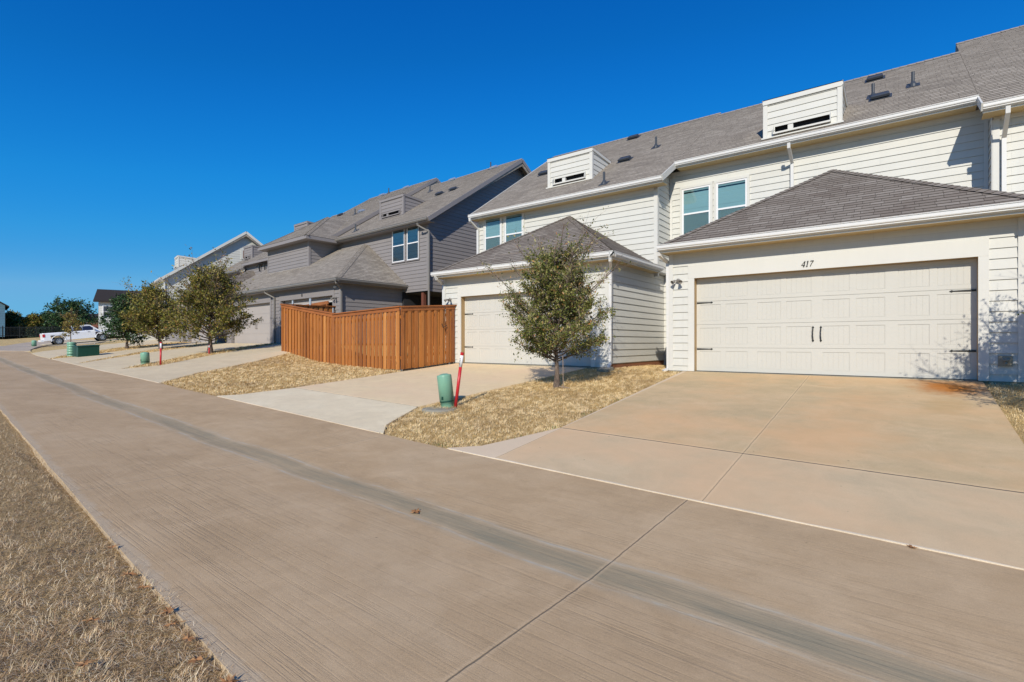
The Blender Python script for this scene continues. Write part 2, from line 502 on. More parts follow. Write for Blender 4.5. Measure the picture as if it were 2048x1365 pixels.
M['ventblack'] = paint('dark_vent_metal', (0.045, 0.055, 0.07), .5, .1)
M['lightmetal'] = paint('galvanised_metal', (0.55, 0.60, 0.64), .35, .06, metal=.6)
M['slab'] = paint('foundation_concrete', (0.30, 0.275, 0.21), .9, .12)
M['soil'] = paint('red_brown_soil_line', (0.24, 0.10, 0.05), .95, .2)
M['dark'] = paint('dark_interior_and_shade', (0.02, 0.02, 0.024), .9, .2)
M['post_brown'] = paint('red_brown_post', (0.15, 0.05, 0.03), .7, .1)
M['wood_in'] = paint('inner_wood', (0.30, 0.11, 0.035), .7, .2)
M['shingle'] = shingle('weathered_shingle', (0.305, 0.268, 0.222), (0.43, 0.385, 0.325), (0.19, 0.165, 0.14))
M['shingle2'] = shingle('brown_grey_shingle', (0.215, 0.185, 0.155), (0.32, 0.285, 0.245), (0.125, 0.095, 0.078))
M['shingledark'] = shingle('dark_brown_shingle', (0.11, 0.09, 0.08), (0.15, 0.13, 0.115), (0.07, 0.06, 0.055))
M['green'] = paint('pale_green_plastic', (0.20, 0.40, 0.28), .35, .05, dirt=.15)
M['dgreen'] = paint('dark_green_steel', (0.006, 0.055, 0.035), .4, .06)
M['red'] = paint('red_marker_plastic', (0.52, 0.025, 0.03), .35, .05)
M['white'] = paint('white_plastic', (0.80, 0.80, 0.80), .4, .03)
M['grimy'] = paint('label_print', (0.12, 0.12, 0.14), .6, .2)
M['bark'] = paint('tree_bark', (0.17, 0.125, 0.10), .9, .35)
def bark_fix(m):
    nt = m.node_tree; b = nt.nodes['Principled BSDF']
    n1 = noise(nt, coords(nt, 'Object', (60, 60, 9)), 1.0, 5, .7, .6)
    c = ramp(nt, n1, [(0.35, (0.035, 0.025, 0.02)), (0.55, (0.17, 0.125, 0.095)), (0.7, (0.34, 0.27, 0.22))])
    nt.links.new(c, b.inputs['Base Color']); bump(nt, b, n1, .8, .012)
bark_fix(M['bark'])
M['twig'] = paint('pale_twig', (0.30, 0.23, 0.18), .85, .3)
M['brick'] = paint('far_red_brick', (0.34, 0.13, 0.09), .85, .15)
M['blueshade'] = paint('far_shade_blue_siding', (0.10, 0.21, 0.29), .7, .06)  # blue shade lying on the far gable is put into the wall colour

def glass_mat():
    m = bpy.data.materials.new('teal_window_glass'); nt, b = nodes(m)
    out = [n for n in nt.nodes if n.type == 'OUTPUT_MATERIAL'][0]
    tr = nt.nodes.new("ShaderNodeBsdfTransparent"); tr.inputs[0].default_value = (.66, .86, .90, 1)
    gl = nt.nodes.new("ShaderNodeBsdfGlossy"); gl.inputs['Roughness'].default_value = .03
    fr = nt.nodes.new("ShaderNodeFresnel"); fr.inputs[0].default_value = 1.6
    ms = nt.nodes.new("ShaderNodeMixShader")
    f = math_n(nt, 'ADD', math_n(nt, 'MULTIPLY', fr.outputs[0], 1.0), .06)
    nt.links.new(f, ms.inputs[0]); nt.links.new(tr.outputs[0], ms.inputs[1]); nt.links.new(gl.outputs[0], ms.inputs[2])
    nt.links.new(ms.outputs[0], out.inputs[0])
    return m
M['glass'] = glass_mat()
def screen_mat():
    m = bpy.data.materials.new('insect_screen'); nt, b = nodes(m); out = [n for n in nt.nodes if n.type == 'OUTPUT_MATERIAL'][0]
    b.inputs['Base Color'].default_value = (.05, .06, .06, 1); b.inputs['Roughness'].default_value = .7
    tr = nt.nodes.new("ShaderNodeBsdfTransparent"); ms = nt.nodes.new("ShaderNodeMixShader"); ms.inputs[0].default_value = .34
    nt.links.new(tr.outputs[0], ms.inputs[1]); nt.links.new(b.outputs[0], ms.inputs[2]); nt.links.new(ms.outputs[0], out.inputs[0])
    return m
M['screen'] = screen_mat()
M['blind'] = paint('window_blind', (0.80, 0.84, 0.82), .6, .02)

def wood_fence():
    m = bpy.data.materials.new('cedar_boards'); nt, b = nodes(m)
    g = nt.nodes.new("ShaderNodeNewGeometry")
    c = ramp(nt, g.outputs['Random Per Island'], [(0, (0.15, 0.036, 0.008)), (.15, (0.50, 0.17, 0.032)), (.3, (0.22, 0.058, 0.011)), (.45, (0.60, 0.235, 0.05)), (.6, (0.28, 0.08, 0.015)), (.72, (0.70, 0.31, 0.085)), (.85, (0.33, 0.10, 0.018)), (1, (0.52, 0.19, 0.035))])
    addv = nt.nodes.new("ShaderNodeVectorMath"); addv.operation = 'ADD'
    comb = nt.nodes.new("ShaderNodeCombineXYZ")
    nt.links.new(math_n(nt, 'MULTIPLY', g.outputs['Random Per Island'], 37.0), comb.inputs[0])
    nt.links.new(coords(nt, 'Object', (26, 26, 1.3)), addv.inputs[0]); nt.links.new(comb.outputs[0], addv.inputs[1])
    gr = noise(nt, addv.outputs[0], 1.6, 5, .65, .8)
    c = mix(nt, .36, c, mix(nt, ramp(nt, gr, [(.3, 0.0), (.7, 1.0)]), (0.11, 0.028, 0.006), (0.66, 0.27, 0.06)), 'MIX')
    vo = nt.nodes.new("ShaderNodeTexVoronoi"); vo.inputs['Scale'].default_value = 1.0
    nt.links.new(coords(nt, 'Object', (6, 6, 1.9)), vo.inputs['Vector'])
    c = mix(nt, ramp(nt, vo.outputs['Distance'], [(0.05, .85), (0.14, 0.0)]), c, (0.05, 0.018, 0.008))
    nt.links.new(c, b.inputs['Base Color']); b.inputs['Roughness'].default_value = .6
    bump(nt, b, gr, .3, .004)
    return m
M['fence'] = wood_fence()
M['cap'] = paint('stained_cap_wood', (0.34, 0.115, 0.03), .6, .25)

# ------------------------------------------------------------------ ground model (piecewise measured)
ZA = [(-400, .9), (-120, .7), (-90, .35), (-76, -.1), (-71, -.32), (-60, -.30), (-45, -.36), (-38, -.52), (-35, -.67), (-30, -.77), (-24, -.90), (-21.3, -.95), (-19, -.98),
      (-15, -1.05), (-11.7, -1.16), (-6.1, -1.36), (-4.8, -1.41), (-1.5, -1.49), (.7, -1.54), (4, -1.6), (20, -1.75), (400, -2.2)]
ZS = [(-400, 1.6), (-120, 1.5), (-90, 1.15), (-71, .65), (-60, .6), (-48, .35), (-40, 0.05), (-30, -.04), (-19.3, -.06), (-18.2, -.28), (-16.5, -.60), (-15, -.66), (4, -.68), (400, -.9)]
def itp(tab, x): return np.interp(x, [t[0] for t in tab], [t[1] for t in tab])
def YE(x): return 4.83 + 0.047 * np.maximum(0, -14 - np.asarray(x, float))
def YN(x): return 0.9 + 0.055 * np.clip(-np.asarray(x, float), -0.5, 45)
def YF(x): return 11.95 + np.clip((-16 - np.asarray(x, float)) / 3.0, 0, 1) * 1.05 + .047 * np.maximum(0, -19.93 - np.asarray(x, float))
def H(x, y):
    x = np.asarray(x, float); y = np.asarray(y, float)
    za = itp(ZA, x); zs = itp(ZS, x); far = np.clip((-47 - x) / 13.0, 0, 1)
    ye = YE(x) + far * 5.2; yf = YF(x) + far * 6.0
    t = np.clip((y - ye) / (yf - ye), 0, 1)
    return za + (zs - za) * t
def Hs(x, y): return float(H(x, y))

def xs_lines():
    L = [-900, -400, -250, -160, -120, -105, -95, -88, -82]
    L += list(np.arange(-78, -42, 2.0)) + list(np.arange(-42, 8.01, 0.5)) + [10, 14, 20, 35, 60, 120, 300, 900]
    return np.array(L)
def ys_lines():
    return np.array([-900, -300, -100, -50, -25, -12, -8, -6, -5] + list(np.arange(-4, 16.01, 0.4)) + [17, 18, 19, 20, 22, 25, 30, 40, 60, 100, 200, 400, 900])

def lawn_ground_mat():
    m = bpy.data.materials.new('dormant_lawn_ground'); nt, b = nodes(m)
    v = coords(nt, 'Object')
    f1 = noise(nt, v, 0.55, 6, .65)
    c = ramp(nt, f1, [(0.34, (0.38, 0.27, 0.135)), (0.48, (0.56, 0.41, 0.18)), (0.62, (0.62, 0.46, 0.205)), (.75, (0.42, 0.30, .15))])
    f2 = noise(nt, v, 45, 5, .75)
    c = mix(nt, .55, c, ramp(nt, f2, [(0.3, (0.26, 0.17, 0.08)), (0.50, (0.62, 0.45, 0.21)), (0.70, (0.90, 0.70, 0.38))]))
    f3 = noise(nt, v, 9, 4, .7)
    c = mix(nt, ramp(nt, f3, [(0.5, 0.0), (0.75, .4)]), c, (0.24, 0.155, 0.08))
    # the verge on the near side of the alley is bare brown thatch
    sp_ = nt.nodes.new("ShaderNodeSeparateXYZ"); nt.links.new(v, sp_.inputs[0])
    near_ = math_n(nt, 'MULTIPLY', math_n(nt, 'LESS_THAN', sp_.outputs['Y'], 2.6), math_n(nt, 'GREATER_THAN', sp_.outputs['X'], -20.0))
    c = mix(nt, math_n(nt, 'MULTIPLY', near_, .6), c, mix(nt, f2, (0.10, 0.055, 0.03), (0.55, 0.38, 0.21)))
    nt.links.new(c, b.inputs['Base Color']); b.inputs['Roughness'].default_value = 1.0; b.inputs['Specular IOR Level'].default_value = .1
    bump(nt, b, math_n(nt, 'ADD', f2, math_n(nt, 'MULTIPLY', f3, .8)), .9, .03)
    return m
M['lawn'] = lawn_ground_mat()

xs = xs_lines(); ys = ys_lines()
GX, GY = np.meshgrid(xs, ys, indexing='ij')
GZ = H(GX, GY) - 0.035
inside = (GY > YN(GX) + .25) & (GY < YE(GX) - .25) & (GX > -46)
GZ = np.where(inside, GZ - .12, GZ)
# under the street beyond the row
GZ = np.where((GX < -42) & (GY > 0) & (GY < 22) & (GX > -78), GZ - .04, GZ)
verts = np.stack([GX.ravel(), GY.ravel(), GZ.ravel()], 1)
ni, nj = GX.shape
faces = [(i * nj + j, (i + 1) * nj + j, (i + 1) * nj + j + 1, i * nj + j + 1) for i in range(ni - 1) for j in range(nj - 1)]
me = bpy.data.meshes.new('ground'); me.from_pydata(verts.tolist(), [], faces); me.materials.append(M['lawn'])
ground = bpy.data.objects.new('ground', me); COL.objects.link(ground); structure(ground)

# ------------------------------------------------------------------ pavements
J_ALLEY = [('x', -1.6 - 4.42 * k, -1, 30, .0042, .7) for k in range(-1, 6)]
M['alley'] = concrete('alley_concrete', (0.41, 0.285, 0.158), (0.50, 0.353, 0.20), (0.57, 0.425, 0.26), tine=.8, joints_x=J_ALLEY, drain=True)
J_417 = [('x', -1.47, 4.8, 11.9, .0045, .4), ('y', 6.40, -4.1, 1.3, .010, .95), ('x', -3.97, 4.8, 6.4, .004, .5), ('y', 9.9, -4, 1.1, .004, .15)]
RUST = (0.46, 0.165, 0.025)
M['drive417'] = concrete('driveway_concrete_warm', (0.46, 0.365, 0.215), (0.56, 0.415, 0.235), (0.64, 0.475, 0.285), joints_x=J_417,
    stains=[(0.70, 11.30, .66, .85, RUST, 1.0), (.55, 9.9, .35, .8, (0.52, .33, .14), .5), (-1.05, 10.9, .22, .10, (0.55, .33, .16), .5)], warm=(0.74, 0.44, 0.215), apron=(0.72, 0.60, 0.45))
J_L = [('y', 6.36, -11.6, -6.9, .014, .9), ('y', 9.6, -11.3, -6.7, .006, .15)]
M['driveL'] = concrete('driveway_concrete_pale', (0.70, 0.53, 0.33), (0.78, 0.585, 0.355), (0.77, 0.61, 0.39), joints_x=J_L, warm=(0.76, 0.55, 0.36))
M['approach'] = concrete('approach_concrete', (0.70, 0.565, 0.38), (0.77, 0.63, 0.425), (0.80, 0.68, 0.48))
M['driveD'] = concrete('driveway_concrete_grey', (0.60, 0.475, 0.31), (0.66, 0.535, 0.345), (0.71, 0.585, 0.39))
M['street'] = concrete('street_concrete', (0.40, 0.33, 0.25), (0.45, 0.37, 0.28), (0.50, 0.42, 0.32))
M['worn'] = concrete('worn_alley_edge', (0.42, 0.33, 0.23), (0.52, 0.42, 0.31), (0.60, 0.50, 0.38))
M['lime'] = concrete('pale_edge', (0.55, 0.46, 0.34), (0.66, 0.56, 0.42), (0.72, 0.63, 0.50))

def sheet(name, rows, mat, lift=0.0, skirt=0.08, zfun=None, smooth=False):
    """rows: list of lists of (x,y) points, same length"""
    zf = zfun or H
    m_ = MB()
    A = np.array(rows, float); n, k, _ = A.shape
    Z = np.array([[float(zf(A[i, j, 0], A[i, j, 1])) + lift for j in range(k)] for i in range(n)])
    P = lambda i, j: (A[i, j, 0], A[i, j, 1], Z[i, j])
    for i in range(n - 1):
        for j in range(k - 1):
            m_.face([P(i, j), P(i + 1, j), P(i + 1, j + 1), P(i, j + 1)])
    def sk(a, b): m_.face([a, b, (b[0], b[1], b[2] - skirt), (a[0], a[1], a[2] - skirt)])
    for i in range(n - 1): sk(P(i, 0), P(i + 1, 0)); sk(P(i + 1, k - 1), P(i, k - 1))
    for j in range(k - 1): sk(P(0, j + 1), P(0, j)); sk(P(n - 1, j), P(n - 1, j + 1))
    return structure(m_.build(name, mat, normals=True))

def alley_z(x, y):
    yn = float(YN(x)); ye = float(YE(x)); t = (y - yn) / (ye - yn)
    edge = float(itp(ZA, x))
    return edge - 0.05 * (1 - abs(2 * t - 1)) 
rows = []
rr = random.Random(3)
for x in list(np.arange(12, -47, -.35)):
    yn = float(YN(x)) + rr.uniform(-.006, .006); ye = float(YE(x))
    rows.append([(x, yn + (ye - yn) * t) for t in (0, .1, .25, .4, .5, .6, .75, .9, 1)])
sheet('alley', rows, M['alley'], 0.0, .14, alley_z)

def drive(name, mat, y0, y1, left, right, lift=0.006, n=14, m=8, x_is_y=True):
    """left/right: [(y,x),...] tables"""
    rows = []
    yy = sorted(set(list(np.linspace(y0, y1, n)) + [q[0] for q in left if y0 < q[0] < y1] + [q[0] for q in right if y0 < q[0] < y1]))
    for y in yy:
        xl = np.interp(y, [q[0] for q in left], [q[1] for q in left]); xr = np.interp(y, [q[0] for q in right], [q[1] for q in right])
        rows.append([(xl + (xr - xl) * t, y) for t in np.linspace(0, 1, m)])
    return sheet(name, rows, mat, lift)

def flat_drive(name, mat, pl, pr, y0off=0.004, lift=0.006):
    """pl, pr: polylines of (x,y) of same length from alley to garage"""
    def densify(p, n=6):
        out = []
        for i in range(len(p) - 1):
            for t in np.linspace(0, 1, n, endpoint=False):
                out.append((p[i][0] + (p[i + 1][0] - p[i][0]) * t, p[i][1] + (p[i + 1][1] - p[i][1]) * t))
        out.append(p[-1]); return out
    L = densify(pl); Rr = densify(pr)
    rows = [[(a[0] + (b_[0] - a[0]) * t, a[1] + (b_[1] - a[1]) * t) for t in np.linspace(0, 1, 8)] for a, b_ in zip(L, Rr)]
    return sheet(name, rows, mat, lift)

# unit 417 and its neighbour: apron (flared) + main slab
flat_drive('driveway', M['drive417'], [(-4.80, 4.845), (-4.45, 5.15), (-3.99, 6.40), (-4.06, 11.93)], [(1.75, 4.845), (1.45, 5.15), (1.10, 6.40), (1.14, 11.93)])
flat_drive('driveway', M['approach'], [(-11.78, 4.845), (-11.5, 5.2), (-11.32, 6.36)], [(-6.13, 4.845), (-6.5, 5.2), (-7.05, 6.36)])
flat_drive('driveway', M['driveL'], [(-11.32, 6.37), (-11.36, 11.93)], [(-7.05, 6.37), (-6.62, 11.93)])
# pale laitance strip where the driveways meet the alley
def strip(x0, x1):
    rows = []
    for x in np.linspace(x0, x1, 20):
        w = .012 + .012 * math.sin(x * 7.3) * math.sin(x * 2.1)
        ye = float(YE(x))
        rows.append([(x, ye - .004), (x, ye + w)])
    sheet('driveway_edge', rows, M['lime'], .011, .02)
strip(1.7, -4.75); strip(-6.2, -11.7); strip(-15.3, -30.8)
# the shared flares before the grey row
flat_drive('driveway', M['driveD'], [(-21.1, 5.17), (-21.15, 5.66), (-20.5, 6.6), (-22.7, 9.4), (-25.0, 13.22)], [(-15.25, 4.90), (-16.05, 5.6), (-16.95, 6.45), (-18.9, 10.3), (-19.4, 12.95)], lift=.006)
flat_drive('driveway', M['driveD'], [(-26.1, 5.41), (-26.2, 5.66), (-29.9, 10), (-32.0, 13.55)], [(-21.1, 5.17), (-21.2, 5.68), (-24.3, 9.4), (-26.0, 13.25)], lift=.0055)
flat_drive('driveway', M['driveD'], [(-31.0, 5.66), (-31.1, 6.4), (-33.8, 9.5), (-37.3, 13.8)], [(-26.1, 5.41), (-26.3, 5.66), (-31.6, 10), (-33.3, 13.6)], lift=.006)
flat_drive('driveway', M['driveD'], [(-37.0, 5.93), (-38, 6.6), (-42.0, 10.0), (-45, 14.2)], [(-31.4, 5.68), (-32.9, 6.4), (-36.4, 9.5), (-39.6, 13.9)], lift=.006)
# cross street past the row, climbing away behind the pick-up
rows = []
for t in np.linspace(0, 1, 24):
    near = (-46.0 - 38 * t, 1.2 + 12.5 * t)
    far = (-39.5 - 34 * t, 6.3 + 13 * t ** 1.3)
    rows.append([(near[0] + (far[0] - near[0]) * s_, near[1] + (far[1] - near[1]) * s_) for s_ in np.linspace(0, 1, 8)])
sheet('street', rows, M['street'], .004)
flat_drive('driveway', M['driveD'], [(-74.5, 12.6), (-74.5, 22)], [(-68.5, 12.2), (-68.5, 22)], lift=.012)

# ------------------------------------------------------------------ building parts
def gutter(mb, a, b, out, h=.13, w=.12):
    """K-style gutter from a to b (top lip points), `out` = outward unit dir"""
    a = Vector(a); b = Vector(b); o = Vector(out); up = Vector((0, 0, 1))
    prof = [(0, 0), (0, -h), (w * .45, -h), (w * .62, -h * .78), (w * .95, -h * .62), (w, -h * .50), (w, -h * .14), (w * .86, -h * .10), (w * .86, 0), (w, .0), (w, .012), (w * .80, .012), (w * .78, -h * .85), (0.012, -h * .85), (.012, 0)]
    secs = []
    for p in (a, b):
        secs.append([p - o * w + o * x + up * z for x, z in prof])
    mb.loft(secs, True, True)

def downspout(mb, pts, w=.075, d=.055):
    for i in range(len(pts) - 1):
        a = Vector(pts[i]); b_ = Vector(pts[i + 1]); dr = (b_ - a).normalized()
        mb.obox(a - dr * .012, b_ + dr * .012, w, d, up=(0, 1, 0) if abs(dr.z) > .5 else (0, 0, 1))

def window(root, off, x0, x1, z0, z1, y, trim, sash, tw=.085, bl=1.0, divided=True):
    """double-hung window, glass x0..x1, z0..z1 on the wall plane y (facing -y)"""
    fr = MB(off)
    T = y - .034
    fr.box(x0 - .045 - tw, x0 - .045, T, y + .02, z0 - .05, z1 + .05)
    fr.box(x1 + .045, x1 + .045 + tw, T, y + .02, z0 - .05, z1 + .05)
    fr.box(x0 - .045 - tw, x1 + .045 + tw, T - .004, y + .02, z1 + .05, z1 + .05 + tw * 1.2)
    fr.box(x0 - .06 - tw, x1 + .06 + tw, T - .02, y + .02, z0 - .05 - tw, z0 - .05)
    f = fr.build('window', trim, root)
    s = MB(off); S = y - .024; zm = (z0 + z1) / 2
    s.box(x0 - .045, x0, S, y + .01, z0 - .05, z1 + .05); s.box(x1, x1 + .045, S, y + .01, z0 - .05, z1 + .05)
    s.box(x0, x1, S, y + .01, z1, z1 + .05); s.box(x0, x1, S, y + .01, z0 - .05, z0)
    s.box(x0, x1, S - .006, y + .01, zm - .025, zm + .025)
    s.build('sash', sash, f)
    g = MB(off); g.face([(x0, y - .018, z0), (x1, y - .018, z0), (x1, y - .018, z1), (x0, y - .018, z1)])
    g.build('pane', M['glass'], f)
    bb = MB(off); nsl = int((z1 - z0) / .042)
    ztop = z1 - .11
    for i in range(nsl):
        z = z0 + (i + .5) * .042
        if z > ztop: continue
        bb.face([(x0, y - .004, z - .019), (x1, y - .004, z - .019), (x1, y - .011, z + .019), (x0, y - .011, z + .019)])
    bb.face([(x0, y - .001, z0), (x1, y - .001, z0), (x1, y - .001, ztop), (x0, y - .001, ztop)])
    bb.build('blind', M['blind'], f)
    dk_ = MB(off); dk_.face([(x0, y - .0005, ztop), (x1, y - .0005, ztop), (x1, y - .0005, z1), (x0, y - .0005, z1)]); dk_.build('header_shade_strip', M['dark'], f)  # flat dark strip above the blind stands in for the header's shadow
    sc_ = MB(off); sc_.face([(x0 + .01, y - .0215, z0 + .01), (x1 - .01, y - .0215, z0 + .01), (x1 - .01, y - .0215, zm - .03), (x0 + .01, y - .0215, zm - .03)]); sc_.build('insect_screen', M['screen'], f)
    return f

def garage_door(root, off, x0, x1, z0, z1, y, mat, deep=.16, straps=True, panels=True, jamb=None, open_z=None):
    """door leaf set back `deep` behind wall plane y"""
    yd = y + deep
    d = MB(off); W = x1 - x0; zb = z0 if open_z is None else open_z
    rows_ = 4; rh = (z1 - z0) / rows_
    d.box(x0, x1, yd + .009, yd + .05, zb, z1)
    k = W / 4.88
    xsP = []; x = x0 + .08 * k
    for i in range(8):
        xsP.append((x, x + .46 * k)); x += .46 * k + (.11 * k if i % 2 == 0 else .20 * k)
    for r in range(rows_):
        a = z0 + r * rh + .004; b_ = z0 + (r + 1) * rh - .004
        if b_ <= zb: continue
        a = max(a, zb)
        if not panels:
            d.box(x0, x1, yd, yd + .014, a, b_); continue
        pa = a + .075; pb = b_ - .075
        d.box(x0, x1, yd, yd + .014, a, pa); d.box(x0, x1, yd, yd + .014, pb, b_)
        edges = [x0] + [q for p in xsP for q in p] + [x1]
        for i in range(0, len(edges), 2):
            d.box(edges[i], edges[i + 1], yd, yd + .014, pa, pb)
        for (p0, p1) in xsP:
            nb = 5; bw = (p1 - p0 - .016) / nb
            for q in range(nb):
                d.box(p0 + .008 + q * bw + .002, p0 + .008 + (q + 1) * bw - .002, yd + .0055, yd + .010, pa + .008, pb - .008)
    door = d.build('garage_door', mat, root)
    sl_ = MB(off); sl_.box(x0, x1, yd - .004, yd + .045, zb - .018, zb)
    sl_.build('bottom_seal', M['iron'] if open_z is None else M['white'], door)
    if straps:
        for xx, sgn in ((x0 + .01, 1), (x1 - .01, -1)):
            for zz in (z0 + rh + .02 - .05, z0 + 3 * rh - .03):
                h = MB(off); L = .36
                h.loft([[(xx, yd - .012, zz - .018), (xx, yd - .012, zz + .018), (xx, yd, zz + .018), (xx, yd, zz - .018)],
                        [(xx + sgn * L * .86, yd - .012, zz - .009), (xx + sgn * L * .86, yd - .012, zz + .009), (xx + sgn * L * .86, yd, zz + .009), (xx + sgn * L * .86, yd, zz - .009)],
                        [(xx + sgn * L * .90, yd - .012, zz - .022), (xx + sgn * L * .90, yd - .012, zz + .022), (xx + sgn * L * .90, yd, zz + .022), (xx + sgn * L * .90, yd, zz - .022)],
                        [(xx + sgn * L, yd - .012, zz - .002), (xx + sgn * L, yd - .012, zz + .002), (xx + sgn * L, yd, zz + .002), (xx + sgn * L, yd, zz - .002)]])
                h.build('hinge_strap', M['iron'], door, normals=True)
        xm = (x0 + x1) / 2
        for dx in (-.07, .07):
            h = MB(off); zc = z0 + 1.55 * rh
            h.tube([(xm + dx, yd - .003, zc - .13), (xm + dx, yd - .02, zc - .11), (xm + dx, yd - .04, zc - .06), (xm + dx, yd - .045, zc), (xm + dx, yd - .04, zc + .06), (xm + dx, yd - .02, zc + .11), (xm + dx, yd - .003, zc + .13)], .011, 6)
            for s_ in (-1, 1):
                zz = zc + s_ * .135
                h.loft([[(xm + dx - .022, yd - .008, zz), (xm + dx, yd - .008, zz + .035), (xm + dx + .022, yd - .008, zz), (xm + dx, yd - .008, zz - .035)],
                        [(xm + dx - .022, yd, zz), (xm + dx, yd, zz + .035), (xm + dx + .022, yd, zz), (xm + dx, yd, zz - .035)]])
            h.build('handle', M['iron'], door, normals=True)
    if jamb:
        j = MB(off)
        j.box(x0 - .02, x0, y + .004, yd + .04, z0, z1); j.box(x1, x1 + .02, y + .004, yd + .04, z0, z1)
        j.box(x0, x1, y + .004, yd + .04, z1, z1 + .02)
        j.build('door_jamb', jamb, root)
    return door

def floodlight(root, off, x, y, z, mat, s=1.0):
    b_ = MB(off); b_.lathe([(0, 0), (.055 * s, 0), (.055 * s, .02), (.03 * s, .035), (0, .035)], (x, y, z), (0, -1, 0), 12)
    base = b_.build('floodlight', mat, root, smooth=False, normals=True)
    for sg in (-1, 1):
        h = MB(off)
        p0 = Vector((x, y - .03 * s, z)); p1 = p0 + Vector((sg * .06, -.05, .0)) * s
        h.tube([p0, p1], .012 * s, 6)
        ax = Vector((sg * .45, -.8, -.55)).normalized()
        h.lathe([(0.018 * s, 0), (.03 * s, .02 * s), (.036 * s, .06 * s), (.058 * s, .13 * s), (.052 * s, .13 * s), (.04 * s, .10 * s), (0, .10 * s)], p1, ax, 12)
        h.build('lamp_head', mat, base, normals=True)

def dormer(root, off, x0, x1, yf, z0, z1, wallm, trimm, roofm, slope, b_plane):
    """box dormer (attic vent housing) standing on a roof plane z=slope*y+b"""
    ztop_back = z1 - .10
    yb = (ztop_back - b_plane) / slope
    w = MB(off)
    oz0 = z0 + .07; oz1 = z0 + .27; ox0 = x0 + .27; ox1 = x1 - .26
    # front face round the opening
    lap(w, [(0, 0), (ox0 - x0, 0), (ox0 - x0, z1 - z0), (0, z1 - z0)], (x0, yf, z0), (1, 0, 0), (0, 0, 1), .18, .018, 0)
    lap(w, [(ox1 - x0, 0), (x1 - x0, 0), (x1 - x0, z1 - z0), (ox1 - x0, z1 - z0)], (x0, yf, z0), (1, 0, 0), (0, 0, 1), .18, .018, 0)
    lap(w, [(ox0 - x0, oz1 - z0), (ox1 - x0, oz1 - z0), (ox1 - x0, z1 - z0), (ox0 - x0, z1 - z0)], (x0, yf, z0), (1, 0, 0), (0, 0, 1), .18, .018, 0)
    lap(w, [(ox0 - x0, 0), (ox1 - x0, 0), (ox1 - x0, oz0 - z0), (ox0 - x0, oz0 - z0)], (x0, yf, z0), (1, 0, 0), (0, 0, 1), .18, .018, 0)
    # sides (triangles down to the roof)
    lap(w, [(0, 0), (yb - yf, ztop_back - z0), (0, z1 - z0)], (x1, yf, z0), (0, 1, 0), (0, 0, 1), .18, .018, 0)
    lap(w, [(0, 0), (0, z1 - z0), (-(yb - yf), ztop_back - z0)], (x0, yf, z0), (0, -1, 0), (0, 0, 1), .18, .018, 0)
    dm = w.build('dormer', wallm, root)
    t = MB(off)
    t.box(x0 - .012, x0 + .085, yf - .03, yf - .013, z0 - .03, z1); t.box(x1 - .085, x1 + .012, yf - .03, yf - .013, z0 - .03, z1)
    t.box(x1 + .013, x1 + .030, yf - .03, yf + .06, z0 - .03, z1); t.box(x0 - .030, x0 - .013, yf - .03, yf + .06, z0 - .03, z1)
    t.box(x0 - .03, x1 + .03, yf - .05, yf - .031, z1 - .09, z1 + .05)
    t.obox((x1 + .03, yf - .03, z1 + .0), (x1 + .03, yb, ztop_back - .0), .03, .10); t.obox((x0 - .03, yf - .03, z1 + .0), (x0 - .03, yb, ztop_back), .03, .10)
    t.box(x0 - .06, x1 + .06, yf - .10, yf - .02, z0 - .045, z0 - .005)
    t.build('trim', trimm, dm)
    rf = MB(off)
    rf.face([(x0 - .05, yf - .05, z1 + .05), (x1 + .05, yf - .05, z1 + .05), (x1 + .05, yb + .1, ztop_back + .05), (x0 - .05, yb + .1, ztop_back + .05)])
    rf.face([(x0 - .05, yf - .05, z1 + .05), (x0 - .05, yf - .05, z1 + .03), (x1 + .05, yf - .05, z1 + .03), (x1 + .05, yf - .05, z1 + .05)])
    rf.build('dormer_roof', roofm, dm)
    # recess, hood flap, side wings and the steel inside
    v = MB(off)
    v.box(ox0, ox1, yf + .12, yf + .14, oz0, oz1); v.box(ox0, ox1, yf + .0, yf + .12, oz1, oz1 + .01); v.box(ox0, ox1, yf, yf + .12, oz0 - .01, oz0)
    v.box(ox0 - .01, ox0, yf, yf + .14, oz0, oz1); v.box(ox1, ox1 + .01, yf, yf + .14, oz0, oz1)
    v.build('vent_recess', M['dark'], dm)
    hd = MB(off)
    hd.face([(ox0 - .03, yf - .14, oz0 - .03), (ox1 + .03, yf - .14, oz0 - .03), (ox1 + .03, yf - .012, oz0 - .002), (ox0 - .03, yf - .012, oz0 - .002)])
    hd.box(ox0 - .03, ox1 + .03, yf - .155, yf - .14, oz0 - .045, oz0 + .0)
    for xx in (ox0 - .03, ox1 + .03):
        hd.loft([[(xx - .006, yf - .012, oz0 - .03), (xx - .006, yf - .15, oz0 - .03), (xx - .006, yf - .13, oz0 + .12), (xx - .006, yf - .012, oz1 + .06)],
                 [(xx + .006, yf - .012, oz0 - .03), (xx + .006, yf - .15, oz0 - .03), (xx + .006, yf - .13, oz0 + .12), (xx + .006, yf - .012, oz1 + .06)]])
    hd.box(ox0 + .32, ox0 + .45, yf - .02, yf + .06, oz0, oz1 - .02)
    hd.build('vent_hood', trimm, dm, normals=True)
    return dm

